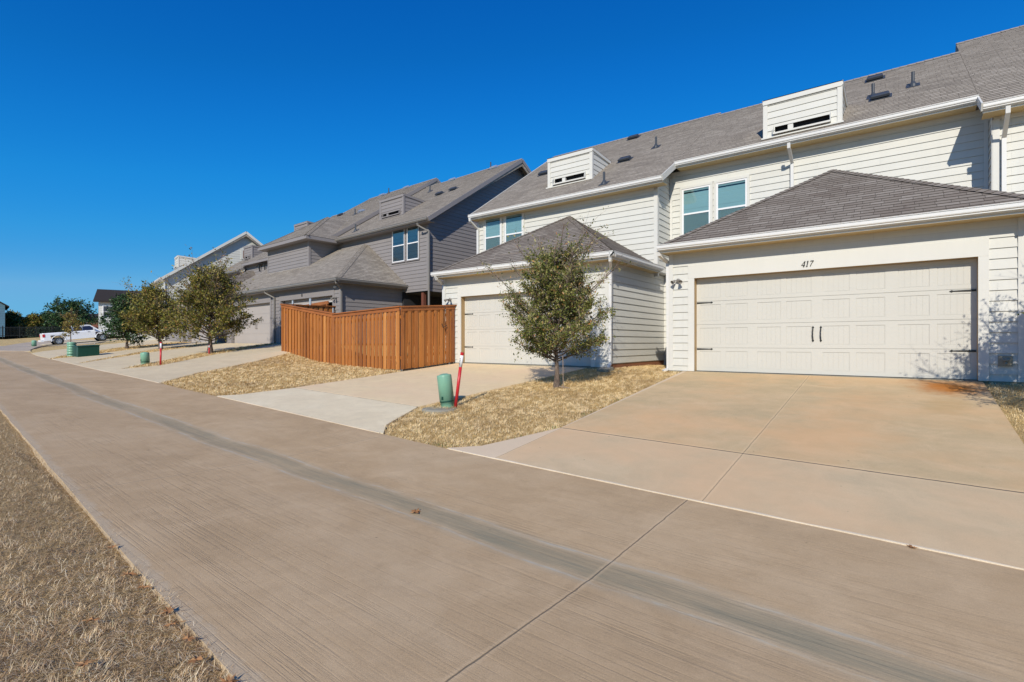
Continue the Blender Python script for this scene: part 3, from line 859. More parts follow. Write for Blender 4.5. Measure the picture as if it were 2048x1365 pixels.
def roof_vent_box(root, off, x, y, zr, slope, mat=None, w=.42, light=False):
    a = math.atan(slope); ca, sa = math.cos(a), math.sin(a)
    def P(u, v_, n): return (x + u, y + v_ * ca - n * sa, zr + v_ * sa + n * ca)
    b_ = MB(off)
    b_.loft([[P(-w * .62, -w * .5, .012), P(w * .62, -w * .5, .012), P(w * .62, w * .5, .012), P(-w * .62, w * .5, .012)],
             [P(-w * .62, -w * .5, .02), P(w * .62, -w * .5, .02), P(w * .62, w * .5, .02), P(-w * .62, w * .5, .02)]])
    b_.loft([[P(-w * .5, -w * .38, .05), P(w * .5, -w * .38, .05), P(w * .5, w * .25, .03), P(-w * .5, w * .25, .03)],
             [P(-w * .5, -w * .40, .11), P(w * .5, -w * .40, .11), P(w * .46, w * .22, .11), P(-w * .46, w * .22, .11)],
             [P(-w * .42, -w * .30, .13), P(w * .42, -w * .30, .13), P(w * .40, w * .15, .13), P(-w * .40, w * .15, .13)]])
    return b_.build('roof_vent', mat or M['ventblack'], root, normals=True)

def vent_pipe(root, off, x, y, zr, slope, h=.38, mat=None):
    b_ = MB(off)
    b_.lathe([(.10, -.06), (.085, .03), (.05, .10), (.038, .12), (.038, h), (.030, h), (.030, h - .05), (0, h - .05)], (x, y, zr), None, 12)
    b_.face([(x - .15, y - .15, zr - .15 * slope + .018), (x + .15, y - .15, zr - .15 * slope + .018), (x + .15, y + .15, zr + .15 * slope + .018), (x - .15, y + .15, zr + .15 * slope + .018)])
    return b_.build('vent_pipe', mat or M['ventblack'], root)

def roofplane(mb, poly3, eave_dir, e=.143, lip=.009, t0=0.0):
    """poly3: 3-D coplanar convex polygon whose eave runs along eave_dir"""
    U = Vector(eave_dir).normalized(); P0 = Vector(poly3[0])
    n = Vector((0, 0, 0))
    for i in range(1, len(poly3) - 1):
        n += (Vector(poly3[i]) - P0).cross(Vector(poly3[i + 1]) - P0)
    n.normalize()
    if n.z < 0: n = -n
    V = n.cross(U).normalized()
    if V.z < 0: U = -U; V = n.cross(U).normalized()
    zmin = min(p[2] for p in poly3)
    P0 = min((Vector(p) for p in poly3), key=lambda p: p.z)
    pl = [((Vector(p) - P0).dot(U), (Vector(p) - P0).dot(V)) for p in poly3]
    lap(mb, pl, P0, U, V, e, lip, 0, t0)

def caps(mb, a, b, w=.13, step=.14, nrm_l=None, nrm_r=None):
    """ridge / hip caps: overlapping folded pieces from low point a to high point b"""
    a = Vector(a); b = Vector(b); L = (b - a).length; d = (b - a).normalized(); n = max(1, int(L / step))
    for i in range(n):
        p = a + d * (L * i / n); q = a + d * (L * (i + 1) / n + .02)
        lift0 = .028; lift1 = .014
        for nr in (nrm_l, nrm_r):
            nr = Vector(nr); s_ = d.cross(nr).normalized()
            if nr is not None:
                side = s_ if s_.dot(nrm_dir(nr)) > 0 else -s_
            P = [p + Vector((0, 0, lift0)), p + side * w + nr * lift0, q + side * w + nr * lift1, q + Vector((0, 0, lift1))]
            mb.face(P, [(0, i * .143 + .01), (w, i * .143 + .01), (w, i * .143 + .13), (0, i * .143 + .13)])
            mb.face([P[0], P[1], P[1] - nr * .02, P[0] - Vector((0, 0, .02))], [(0, 0)] * 4)
def nrm_dir(n):
    h = Vector((n.x, n.y, 0))
    return h.normalized() if h.length > 1e-6 else Vector((1, 0, 0))

def lapwall(mb, x0, x1, z0, z1, y, e=.18, q=0.0):
    lap(mb, [(x0, z0), (x1, z0), (x1, z1), (x0, z1)], (0, y, 0), (1, 0, 0), (0, 0, 1), e, .019, q)
def lapside(mb, y0, y1, z0, z1, x, sgn=1, e=.18, q=0.0):
    if sgn > 0: lap(mb, [(y0, z0), (y1, z0), (y1, z1), (y0, z1)], (x, 0, 0), (0, 1, 0), (0, 0, 1), e, .019, q)
    else: lap(mb, [(-y1, z0), (-y0, z0), (-y0, z1), (-y1, z1)], (x, 0, 0), (0, -1, 0), (0, 0, 1), e, .019, q)

def hip_garage(root, off, xl, xr, yf, ze, xa, ya, za_, yback, roofm, trimm, gutm, sofm, zwall_sof, wy, wxl, wxr, ends=(True, True), wrap_gutter=True):
    """pyramid-fronted garage roof. eaves xl..xr at y=yf, apex (xa,ya,za_), ridge back to yback"""
    rf = MB(off)
    roofplane(rf, [(xl, yf, ze), (xr, yf, ze), (xa, ya, za_)], (1, 0, 0))
    roofplane(rf, [(xr, yf, ze), (xr, yback, ze), (xa, yback, za_), (xa, ya, za_)], (0, 1, 0))
    roofplane(rf, [(xl, yf, ze), (xa, ya, za_), (xa, yback, za_), (xl, yback, ze)], (0, 1, 0))
    nf = Vector((0, -(za_ - ze), ya - yf)).normalized()
    nr_ = Vector(((za_ - ze), 0, xr - xa)).normalized(); nl_ = Vector((-(za_ - ze), 0, xa - xl)).normalized()
    caps(rf, (xr, yf, ze), (xa, ya, za_), nrm_l=nf, nrm_r=nr_)
    caps(rf, (xl, yf, ze), (xa, ya, za_), nrm_l=nf, nrm_r=nl_)
    r_ = rf.build('roof', roofm, root)
    fb = MB(off)   # fascia
    fb.box(xl, xr, yf + .01, yf + .03, ze - .17, ze - .012)
    fb.box(xr - .03, xr - .01, yf + .03, yback, ze - .17, ze - .012)
    fb.box(xl + .01, xl + .03, yf + .03, yback, ze - .17, ze - .012)
    fb.build('fascia', trimm, r_)
    so = MB(off)
    so.box(xl + .03, xr - .03, yf + .03, wy, ze - .165, ze - .150)
    so.box(wxr, xr - .03, wy, yback, ze - .165, ze - .150); so.box(xl + .03, wxl, wy, yback, ze - .165, ze - .150)
    so.build('soffit', sofm, r_)
    g = MB(off)
    gutter(g, (xl - .01, yf - .10, ze), (xr + .10, yf - .10, ze), (0, -1, 0))
    g.build('gutter', gutm, root, normals=True)
    if wrap_gutter:
        g = MB(off); gutter(g, (xr + .10, yf - .10, ze), (xr + .10, yback, ze), (1, 0, 0)); g.build('gutter', gutm, root, normals=True)
    return r_

# ================================================================== CREAM TOWNHOUSES (unit 417 and neighbours)
LO = (-5.0, 11.95, -.68)
light = thing('townhouse', 'cream lap sided townhouse block with white gutters and the garage numbered 417', 'townhouse', LO)
C, CT = M['cream'], M['creamtrim']
MS, MBp = .667, -4.75
def mz(y): return MS * y + MBp

# --- unit 417 garage
def garage_wall(root, off, xl, xr, dx0, dx1, zt, z0, ztop, y, wallm, trimm, num=None, side_to=None, side_l_to=None, sidem=None):
    w = MB(off)
    tw = .14
    lapwall(w, xl, dx0 - tw, z0, zt + .30, y); lapwall(w, dx1 + tw, xr, z0, zt + .30, y)
    lapwall(w, xl, xr, zt + .30, ztop, y, .36, zt + .30)
    w.build('wall', wallm, root)
    t = MB(off)
    t.box(dx0 - tw, dx0 - .0, y - .026, y + .003, z0, zt); t.box(dx1, dx1 + tw, y - .026, y + .003, z0, zt)
    t.box(dx0 - tw, dx1 + tw, y - .028, y + .003, zt, zt + .30)
    t.box(xl - .012, xl + .085, y - .030, y - .0135, z0, ztop); t.box(xr - .085, xr + .012, y - .030, y - .0135, z0, ztop)
    t.build('trim', trimm, root)
    f = MB(off); f.box(xl + .01, dx0 - tw, y + .005, y + .12, z0 - .5, z0); f.box(dx1 + tw, xr - .01, y + .005, y + .12, z0 - .5, z0)
    f.box(dx0 - tw, dx1 + tw, y + .03, y + .5, z0 - .5, z0 - .005)
    f.build('foundation', M['slab'], root)
    if side_to:
        s_ = MB(off); lapside(s_, y, side_to, z0 + .08, ztop, xr); s_.build('wall', sidem or wallm, root)
        t = MB(off); t.box(xr + .0135, xr + .030, y - .03, y + .085, z0, ztop); t.build('trim', trimm, root)
        f = MB(off); f.box(xr - .12, xr - .006, y + .12, side_to, z0 - .5, z0 + .08); f.build('foundation', M['soil'], root)
    if side_l_to:
        s_ = MB(off); lapside(s_, y, side_l_to, z0, ztop, xl, -1); s_.build('wall', sidem or wallm, root)

garage_wall(light, LO, -4.38, 1.66, -3.80, 1.08, 1.50, -.66, 2.12, 11.95, C, CT, side_to=15.2, side_l_to=15.85)
garage_door(light, LO, -3.80, 1.08, -.655, 1.50, 11.95, M['door'], .17, jamb=M['tan'])
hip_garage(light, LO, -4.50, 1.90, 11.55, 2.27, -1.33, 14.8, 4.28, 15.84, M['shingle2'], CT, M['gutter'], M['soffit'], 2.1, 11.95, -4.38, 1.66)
# --- neighbour garage
garage_wall(light, LO, -11.97, -6.00, -11.20, -6.50, 1.48, -.64, 2.12, 11.95, C, CT, side_to=15.85, side_l_to=14.8)
garage_door(light, LO, -11.20, -6.50, -.635, 1.48, 11.95, M['door'], .17, jamb=M['tan'])
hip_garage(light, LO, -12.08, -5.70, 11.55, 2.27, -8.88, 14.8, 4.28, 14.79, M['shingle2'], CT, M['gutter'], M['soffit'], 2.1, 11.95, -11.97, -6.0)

# --- upper walls
w = MB(LO); lapwall(w, -12.98, -6.01, -.72, 2.16, 14.8); lapwall(w, -12.98, -5.82, 2.16, 4.70, 14.8); w.build('wall', C, light)
w = MB(LO); lapwall(w, -6.0, -5.82, -.7, 2.16, 15.85); w.box(-6.0, -5.82, 14.81, 15.84, 2.14, 2.16); w.build('wall', C, light)
w = MB(LO); lapwall(w, -5.82, 1.62, -.7, 5.37, 15.85); w.build('wall', C, light)
w = MB(LO); lapwall(w, 1.62, 12.0, -.7, 4.935, 15.2); w.build('wall', C, light)
w = MB(LO); lap(w, [(14.8, 2.16), (15.85, 2.16), (15.85, 5.5), (14.8, 4.95)], (-5.82, 0, 0), (0, 1, 0), (0, 0, 1), .18, .018, 0); w.build('wall', C, light)
w = MB(LO); lap(w, [(-15.85, -.7), (-15.2, -.7), (-15.2, 5.1), (-15.85, 5.45)], (1.62, 0, 0), (0, -1, 0), (0, 0, 1), .18, .018, 0); w.build('wall', C, light)
# left gable wall, back wall
w = MB(LO)
lap(w, [(-26.4, -.7), (-14.8, -.7), (-14.8, 4.75), (-20.35, 8.65), (-26.4, 4.6)], (-12.98, 0, 0), (0, -1, 0), (0, 0, 1), .18, .018, 0); w.build('wall', C, light)
w = MB(LO); w.box(-12.9, 12, 26.3, 26.4, -.7, 4.7); w.build('wall', C, light)
t = MB(LO)
for (x, y, z1) in ((-12.98, 14.8, 4.62), (-5.82, 14.8, 4.62)):
    s = 1 if x < -10 else -1
    t.box(x - (.012 if s > 0 else .09), x + (.09 if s > 0 else .012), y - .03, y - .0135, 2.0, z1)
t.box(-5.8065, -5.79, 14.77, 14.89, 2.0, 5.0)
t.box(-5.80, -5.72, 15.85 - .03, 15.85 - .0135, 2, 5.2)
t.box(1.53, 1.605, 15.82, 15.8365, 2.0, 5.2)
t.box(1.61, 1.72, 15.17, 15.1865, 2.0, 4.86); t.box(1.59, 1.6065, 15.17, 15.28, 2.0, 4.86)
# frieze boards under the eaves
t.box(-12.9, -5.9, 14.77, 14.7865, 4.60, 4.70); t.box(-5.72, 1.5, 15.82, 15.8365, 5.26, 5.37); t.box(1.75, 12, 15.17, 15.1865, 4.83, 4.93)
t.build('trim', CT, light)

# --- windows (blinds behind teal glass)
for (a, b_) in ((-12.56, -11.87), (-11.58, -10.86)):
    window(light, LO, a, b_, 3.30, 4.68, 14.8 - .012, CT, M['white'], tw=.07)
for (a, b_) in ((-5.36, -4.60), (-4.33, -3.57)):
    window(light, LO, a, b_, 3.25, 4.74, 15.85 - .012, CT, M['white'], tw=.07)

# --- main roof
def main_roof(root, off, x0, x1, ye, yr, mz, roofm, trimm, sofm, gutm, wally, back=6.0, cl=.15, rake_l=False, rake_r=False, gut=True, gx0=None, gx1=None):
    rf = MB(off)
    roofplane(rf, [(x0, ye, mz(ye)), (x1, ye, mz(ye)), (x1, yr, mz(yr)), (x0, yr, mz(yr))], (1, 0, 0))
    zr = mz(yr); s = mz(1) - mz(0)
    rf.face([(x0, yr, zr + .004), (x1, yr, zr + .004), (x1, yr + back, zr - s * back), (x0, yr + back, zr - s * back)])
    # ridge caps
    n = int((x1 - x0) / .2)
    for i in range(n):
        a = x0 + (x1 - x0) * i / n; b_ = a + (x1 - x0) / n + .02
        rf.face([(a, yr - .12, zr - .12 * s + .022), (b_, yr - .12, zr - .12 * s + .014), (b_, yr, zr + .024), (a, yr, zr + .032)], [(0, .01), (.2, .01), (.2, .13), (0, .13)])
    # end closures
    for xx in (x0, x1):
        rf.face([(xx, ye, mz(ye)), (xx, yr, zr), (xx, yr + back, zr - s * back), (xx, yr + back, zr - s * back - .15), (xx, yr, zr - .40), (xx, ye, mz(ye) - cl)])
    r_ = rf.build('roof', roofm, root)
    f = MB(off); ze = mz(ye)
    f.box(x0, x1, ye + .01, ye + .03, ze - .17, ze - .01)
    for flag, xx, sg in ((rake_l, x0, -1), (rake_r, x1, 1)):
        if flag:
            f.obox((xx + sg * .02, ye, ze - .09), (xx + sg * .02, yr, zr - .09), .03, .19)
            f.obox((xx + sg * .02, yr, zr - .09), (xx + sg * .02, yr + back, zr - s * back - .09), .03, .19)
    f.build('fascia', trimm, r_)
    so = MB(off); so.box(x0 + .02, x1 - .02, ye + .03, wally, ze - .165, ze - .15)
    for flag, xx, sg in ((rake_l, x0, -1), (rake_r, x1, 1)):
        if flag:
            so.obox((xx - sg * .18, ye + .05, ze - .20 + .05 * s), (xx - sg * .18, yr, zr - .20), .34, .02)
    so.build('soffit', sofm, r_)
    if gut:
        g = MB(off); gutter(g, (gx0 if gx0 is not None else x0, ye - .10, ze), (gx1 if gx1 is not None else x1, ye - .10, ze), (0, -1, 0))
        g.build('gutter', gutm, root, normals=True)
    return r_
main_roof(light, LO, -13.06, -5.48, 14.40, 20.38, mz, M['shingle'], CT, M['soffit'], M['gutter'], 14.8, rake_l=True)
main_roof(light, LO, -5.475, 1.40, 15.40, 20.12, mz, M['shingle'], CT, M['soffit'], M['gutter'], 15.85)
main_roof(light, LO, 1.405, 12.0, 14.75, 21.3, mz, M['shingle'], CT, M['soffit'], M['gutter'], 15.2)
# return boards where the eaves step
t = MB(LO)
t.obox((-5.465, 14.30, mz(14.4) - .07), (-5.465, 15.38, mz(15.38) - .07), .03, .17)
t.build('fascia', CT, light)
t = MB(LO)
t.obox((1.388, 14.66, mz(14.75) - .07), (1.388, 15.38, mz(15.38) - .07), .03, .17)
t.build('fascia', CT, light)

dormer(light, LO, -10.28, -8.49, 15.66, 5.70, 6.72, C, CT, M['shingle'], MS, MBp)
dormer(light, LO, -3.05, -1.22, 15.75, 5.77, 6.79, C, CT, M['shingle'], MS, MBp)
for (x, y) in ((-7.84, 16.94), (-11.87, 17.75), (-8.85, 19.95), (-.43, 17.2), (-.62, 19.4)):
    roof_vent_box(light, LO, x, y, mz(y), MS)
for (x, y) in ((-7.0, 17.71), (-7.6, 14.83), (-.60, 17.45), (.28, 17.63)):
    vent_pipe(light, LO, x, y, mz(y), MS)

# --- downspouts
def ds(root, off, pts, mat):
    d = MB(off); downspout(d, pts); d.build('downspout', mat, root)
ds(light, LO, [(-2.36, 15.25, 5.33), (-2.36, 15.27, 5.22), (-2.36, 15.78, 4.95), (-2.36, 15.78, 3.75)], M['gutter'])
ds(light, LO, [(1.78, 14.60, 4.90), (1.78, 14.62, 4.78), (1.78, 15.12, 4.42), (1.78, 15.12, 3.0)], M['gutter'])
ds(light, LO, [(-12.95, 14.28, 4.72), (-12.95, 14.30, 4.62), (-12.93, 14.72, 4.38), (-12.93, 14.73, 2.6)], M['gutter'])
ds(light, LO, [(-5.72, 11.50, 2.16), (-5.74, 11.54, 2.05), (-5.90, 11.87, 1.88), (-5.92, 11.88, -.55), (-5.84, 11.62, -.66)], M['gutter'])
ds(light, LO, [(-4.52, 11.55, 2.14), (-4.50, 11.58, 2.06), (-4.44, 11.98, 1.93), (-4.44, 12.02, -.62), (-4.52, 11.9, -.68)], M['gutter'])
ds(light, LO, [(-11.92, 11.50, 2.14), (-11.92, 11.56, 2.06), (-12.03, 11.98, 1.93), (-12.03, 12.0, -.6)], M['gutter'])
ds(light, LO, [(1.74, 11.52, 2.14), (1.74, 11.56, 2.06), (1.74, 11.90, 1.93), (1.74, 11.92, -.6)], M['gutter'])

floodlight(light, LO, -4.16, 11.91, 1.47, M['graygutter'], .85)
floodlight(light, LO, -11.66, 11.91, 1.42, M['graygutter'], .85)
# hose bib beside the garage under the right tree
hb = MB(LO); hb.tube([(1.42, 11.93, -.33), (1.42, 11.86, -.33), (1.42, 11.82, -.37)], .016, 7); hb.lathe([(0, 0), (.05, 0), (.05, .015), (0, .015)], (1.42, 11.85, -.29), (0, -.3, 1), 10)
hb.box(1.33, 1.51, 11.915, 11.935, -.40, -.22)
hb.build('hose_tap', M['slab'], light)

# --- house number 417 (hand-drawn serif italic strokes)
def number(root, off, x, y, z, h, strokes, mat, adv=.62, sh=.22):
    d = MB(off); cx = x
    for gl in strokes:
        for (pts, wd) in gl:
            for i in range(len(pts) - 1):
                (a, b_), (c_, e_) = pts[i], pts[i + 1]
                A = Vector((cx + (a + sh * b_) * h, y, z + b_ * h)); B = Vector((cx + (c_ + sh * e_) * h, y, z + e_ * h))
                d.obox(A, B, .012, wd * h, up=(B - A).cross(Vector((0, 1, 0))))
        cx += adv * h
    return d.build('house_number', mat, root)
FOUR = [([(.42, 0), (.42, 1)], .14), ([(.42, 1), (.02, .30)], .07), ([(.0, .28), (.56, .28)], .08), ([(.30, 0), (.54, 0)], .05)]
ONE = [([(.28, 0), (.28, 1)], .14), ([(.28, .98), (.12, .84)], .07), ([(.14, 0), (.42, 0)], .05)]
SEVEN = [([(.06, .95), (.52, .95)], .12), ([(.52, .95), (.30, .5), (.20, 0)], .11), ([(.06, .95), (.06, .8)], .05)]
ZERO = [([(.08, .3), (.08, .7), (.2, 1), (.38, 1), (.48, .7), (.48, .3), (.38, 0), (.2, 0), (.08, .3)], .09)]
number(light, LO, -1.62, 11.915, 1.56, .115, [FOUR, ONE, SEVEN], M['iron'])

# splash block at the neighbour's downspout
sb = MB(); sb.loft([[(-6.02, 11.35, -.72), (-5.70, 11.35, -.72), (-5.70, 11.35, -.66), (-6.02, 11.35, -.66)], [(-6.0, 11.72, -.70), (-5.74, 11.72, -.70), (-5.74, 11.72, -.61), (-6.0, 11.72, -.61)]])
tag(sb.build('splash_block', M['slab'], normals=True), 'grey concrete splash block at the foot of the cream downspout', 'splash block')

# ================================================================== GREY TOWNHOUSES
TH = -R(2.7)
GO = (0, 0, -.05)
grey = thing('townhouse', 'dark grey lap sided townhouse block behind the cedar fence', 'townhouse', (-19.93, 13.0, -.05), TH)
G_, GT = M['gray'], M['graytrim']
def gz(y): return 5.57 + .667 * (y - 2.8)
gb = 5.57 - .667 * 2.8
# front garage wall with two doors (local x: right door -4.88..0 , left door -10.95..-6.05)
w = MB(GO)
for a, b_ in ((.14, .62), (-5.90, -5.02), (-11.6, -11.1)):
    lapwall(w, a, b_, -.05, 2.40, 0)
lapwall(w, -11.6, .62, 2.40, 2.70, 0, .36, 2.4)
w.build('wall', G_, grey)
w = MB(GO); lapside(w, 0, 3.3, -.05, 2.70, .62); w.build('wall', G_, grey)
w = MB(GO); lapside(w, 0, 5.0, -.05, 2.70, -11.6, -1); w.build('wall', G_, grey)
t = MB(GO)
for a, b_ in ((-4.88, 0), (-10.95, -6.05)):
    t.box(a - .14, a, -.026, .003, -.05, 2.10); t.box(b_, b_ + .14, -.026, .003, -.05, 2.10); t.box(a - .14, b_ + .14, -.028, .003, 2.10, 2.40)
t.box(.54, .632, -.03, -.0135, -.05, 2.7); t.box(.6335, .65, -.03, .085, -.05, 2.7); t.box(-11.61, -11.52, -.03, -.0135, -.05, 2.7)
t.build('trim', GT, grey)
garage_door(grey, GO, -10.95, -6.05, -.045, 2.10, 0, M['graydoor'], .16, straps=False, panels=False, jamb=GT)
hnd = MB(GO); 
for dx in (-.07, .07): hnd.tube([(-8.0 + dx, .14, .75), (-8.0 + dx, .10, .80), (-8.0 + dx, .10, 1.0), (-8.0 + dx, .14, 1.05)], .016, 6)
hnd.build('handle', M['graygutter'], grey)
garage_door(grey, GO, -4.88, 0, -.045, 2.10, 0, M['graydoor'], .18, straps=False, panels=False, open_z=1.86, jamb=GT)
# interior of the open garage
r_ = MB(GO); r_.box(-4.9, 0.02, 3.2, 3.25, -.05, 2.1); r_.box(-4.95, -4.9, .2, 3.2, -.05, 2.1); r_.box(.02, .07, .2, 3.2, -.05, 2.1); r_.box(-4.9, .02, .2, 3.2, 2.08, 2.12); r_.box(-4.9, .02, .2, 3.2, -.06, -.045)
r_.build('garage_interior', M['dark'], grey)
number(grey, GO, -2.75, -.035, 2.20, .12, [ZERO, ONE], M['iron'], sh=0)
floodlight(grey, GO, .30, -.03, 1.98, M['graygutter'])
cam_ = MB(GO); cam_.lathe([(0, 0), (.05, 0), (.055, .03), (.035, .08), (0, .09)], (.22, -.01, 2.45), (0, -1, -.1), 12); cam_.box(.30, .34, -.08, -.01, 2.42, 2.48); cam_.build('security_camera', M['white'], grey, smooth=False)
# garage roof: right hip at x=1.0, ridge (actually shed up to the wall) to the left
rf = MB(GO)
xa, ya, zap = -2.2, 3.1, 2.75 + .667 * 3.5
ye = -.4
roofplane(rf, [(-12.0, ye, 2.75), (1.02, ye, 2.75), (xa, ya, zap), (-12.0, ya, zap)], (1, 0, 0))
roofplane(rf, [(1.02, ye, 2.75), (1.02, 3.3, 2.75), (xa, 3.3, zap), (xa, ya, zap)], (0, 1, 0))
nf = Vector((0, -.667, 1)).normalized(); nr2 = Vector((zap - 2.75, 0, 1.02 - xa)).normalized()
caps(rf, (1.02, ye, 2.75), (xa, ya, zap), nrm_l=nf, nrm_r=nr2)
rf.face([(-12.0, ye, 2.75), (-12, ya, zap), (-12, 5, zap), (-12, 5, 2.6), (-12, ye, 2.6)])
gr_ = rf.build('roof', M['shingle'], grey)
f = MB(GO); f.box(-12, 1.02, ye + .01, ye + .03, 2.58, 2.74); f.box(.99, 1.01, ye + .03, 3.3, 2.58, 2.74); f.build('fascia', GT, gr_)
so = MB(GO); so.box(-12, .99, ye + .03, 0, 2.585, 2.60); so.box(.62, .99, 0, 3.3, 2.585, 2.60); so.build('soffit', GT, gr_)
g = MB(GO); gutter(g, (-12, ye - .10, 2.75), (1.12, ye - .10, 2.75), (0, -1, 0)); g.build('gutter', M['graygutter'], grey, normals=True)
g = MB(GO); gutter(g, (1.12, ye - .1, 2.75), (1.12, 3.3, 2.75), (1, 0, 0)); g.build('gutter', M['graygutter'], grey, normals=True)
# main wall, cantilevered over the side porch
w = MB(GO); lapwall(w, -5.6, 2.55, 2.45, 5.49, 3.3); w.build('wall', G_, grey)
w = MB(GO)
lap(w, [(3.3, 2.45), (3.3, 5.55), (9.6, 9.85), (16, 5.5), (16, 2.45)][::-1] if False else [(3.3, 2.45), (16, 2.45), (16, 5.5), (9.6, 9.85), (3.3, 5.6)], (2.55, 0, 0), (0, 1, 0), (0, 0, 1), .18, .018, 0)
w.build('wall', G_, grey)
t = MB(GO); t.box(2.46, 2.562, 3.27, 3.2865, 2.43, 5.5); t.box(2.5635, 2.58, 3.27, 3.39, 2.43, 5.6)
t.box(.9, 2.56, 3.275, 3.30, 2.40, 2.452); t.box(2.56, 2.575, 3.3, 16, 2.38, 2.48)
t.build('trim', GT, grey)
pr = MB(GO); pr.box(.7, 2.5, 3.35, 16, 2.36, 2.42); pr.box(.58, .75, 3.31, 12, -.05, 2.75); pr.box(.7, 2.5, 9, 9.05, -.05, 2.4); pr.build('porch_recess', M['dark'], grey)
pp = MB(GO); pp.box(1.98, 2.14, 3.36, 3.52, -.05, 2.4); pp.build('porch_post', M['post_brown'], grey)
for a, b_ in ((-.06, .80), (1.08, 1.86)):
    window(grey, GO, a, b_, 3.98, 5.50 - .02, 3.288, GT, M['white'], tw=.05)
main_roof(grey, GO, -4.98, 3.0, 2.9, 9.6, gz, M['shingle'], GT, GT, M['graygutter'], 3.3, back=6.5, rake_r=True)
gz2 = lambda y: gz(y) + .26
main_roof(grey, GO, -12.6, -4.985, 2.9, 10.45, gz2, M['shingle'], GT, GT, M['graygutter'], 3.3, back=6.5, cl=.42, rake_r=True, gut=False)
gz3 = lambda y: gz(y) - .1
main_roof(grey, GO, -16.9, -12.605, 2.9, 9.9, gz3, M['shingle'], GT, GT, M['graygutter'], 3.3, back=6.5, gut=False)
# projecting upper bay
w = MB(GO); lapwall(w, -9.85, -5.1, 3.6, 5.50, 1.6); w.build('wall', G_, grey)
w = MB(GO); lapside(w, 1.6, 3.3, 3.6, 5.50, -5.1); w.build('wall', G_, grey)
w = MB(GO); lapside(w, 1.6, 3.3, 3.6, 5.50, -9.85, -1); w.build('wall', G_, grey)
w = MB(GO); lapwall(w, -17.3, -9.85, -.05, 5.40, 3.3); w.build('wall', G_, grey)
t = MB(GO); t.box(-5.19, -5.088, 1.57, 1.5865, 3.6, 5.5); t.box(-5.0865, -5.07, 1.57, 1.69, 3.6, 5.5); t.box(-9.862, -9.76, 1.57, 1.5865, 3.6, 5.5)
t.build('trim', GT, grey)
rf = MB(GO)
bx0, bx1, bye = -10.25, -4.55, 1.15
bxa = (bx0 + bx1) / 2; bza = 5.6 + .667 * (bx1 - bxa); bya = bye + (bx1 - bxa)
roofplane(rf, [(bx0, bye, 5.6), (bx1, bye, 5.6), (bxa, bya, bza)], (1, 0, 0))
roofplane(rf, [(bx1, bye, 5.6), (bx1, 3.2, 5.6), (bxa, 5.9, bza), (bxa, bya, bza)], (0, 1, 0))
roofplane(rf, [(bx0, bye, 5.6), (bxa, bya, bza), (bxa, 5.9, bza), (bx0, 3.2, 5.6)], (0, 1, 0))
nrr = Vector((bza - 5.6, 0, bx1 - bxa)).normalized(); nll = Vector((-nrr.x, 0, nrr.z))
caps(rf, (bx1, bye, 5.6), (bxa, bya, bza), nrm_l=nf, nrm_r=nrr); caps(rf, (bx0, bye, 5.6), (bxa, bya, bza), nrm_l=nf, nrm_r=nll)
br_ = rf.build('roof', M['shingle'], grey)
f = MB(GO); f.box(bx0, bx1, bye + .0, bye + .02, 5.42, 5.585); f.box(bx1 - .02, bx1, bye + .02, 2.9, 5.42, 5.585); f.box(bx0, bx0 + .02, bye + .02, 3.2, 5.42, 5.585); f.build('fascia', GT, br_)
so = MB(GO); so.box(bx0 + .02, bx1 - .02, bye + .02, 3.3, 5.43, 5.445); so.build('soffit', GT, br_)
dormer(grey, GO, -2.84, -.81, 4.5, 6.70, 7.72, G_, GT, M['shingle'], .667, gb)
dormer(grey, GO, -14.6, -12.8, 5.6, 7.35, 8.35, G_, GT, M['shingle'], .667, gb - .1)
for (x, y, lt) in ((1.2, 9.3, 1), (-2.3, 9.4, 1), (-.39, 6.64, 0), (.51, 6.81, 0)):
    roof_vent_box(grey, GO, x, y, gz(y), .667, M['lightmetal'] if lt else None)
for (x, y, lt) in ((-7.8, 10.2, 1), (-10.6, 10.2, 1), (-8.1, 6.8, 1), (-11.9, 7.6, 0)):
    roof_vent_box(grey, GO, x, y, gz2(y), .667, M['lightmetal'] if lt else None)
for (x, y) in ((.8, 9.45), (-2.81, 8.01), (-3.72, 3.53)):
    vent_pipe(grey, GO, x, y, gz(y), .667)
for (x, y) in ((-8.4, 6.5), (-10.0, 10.3)):
    vent_pipe(grey, GO, x, y, gz2(y), .667)
ds(grey, GO, [(.95, -.42, 2.62), (.95, -.40, 2.54), (.70, -.02, 2.34), (.70, .0, -.05)], M['graygutter'])
ds(grey, GO, [(-5.75, -.42, 2.62), (-5.75, -.40, 2.54), (-5.46, -.07, 2.30), (-5.46, -.07, -.0)], M['graygutter'])
ds(grey, GO, [(2.35, 2.82, 5.45), (2.35, 2.85, 5.35), (2.66, 3.24, 5.10), (2.66, 3.24, -.05)], M['graygutter'])
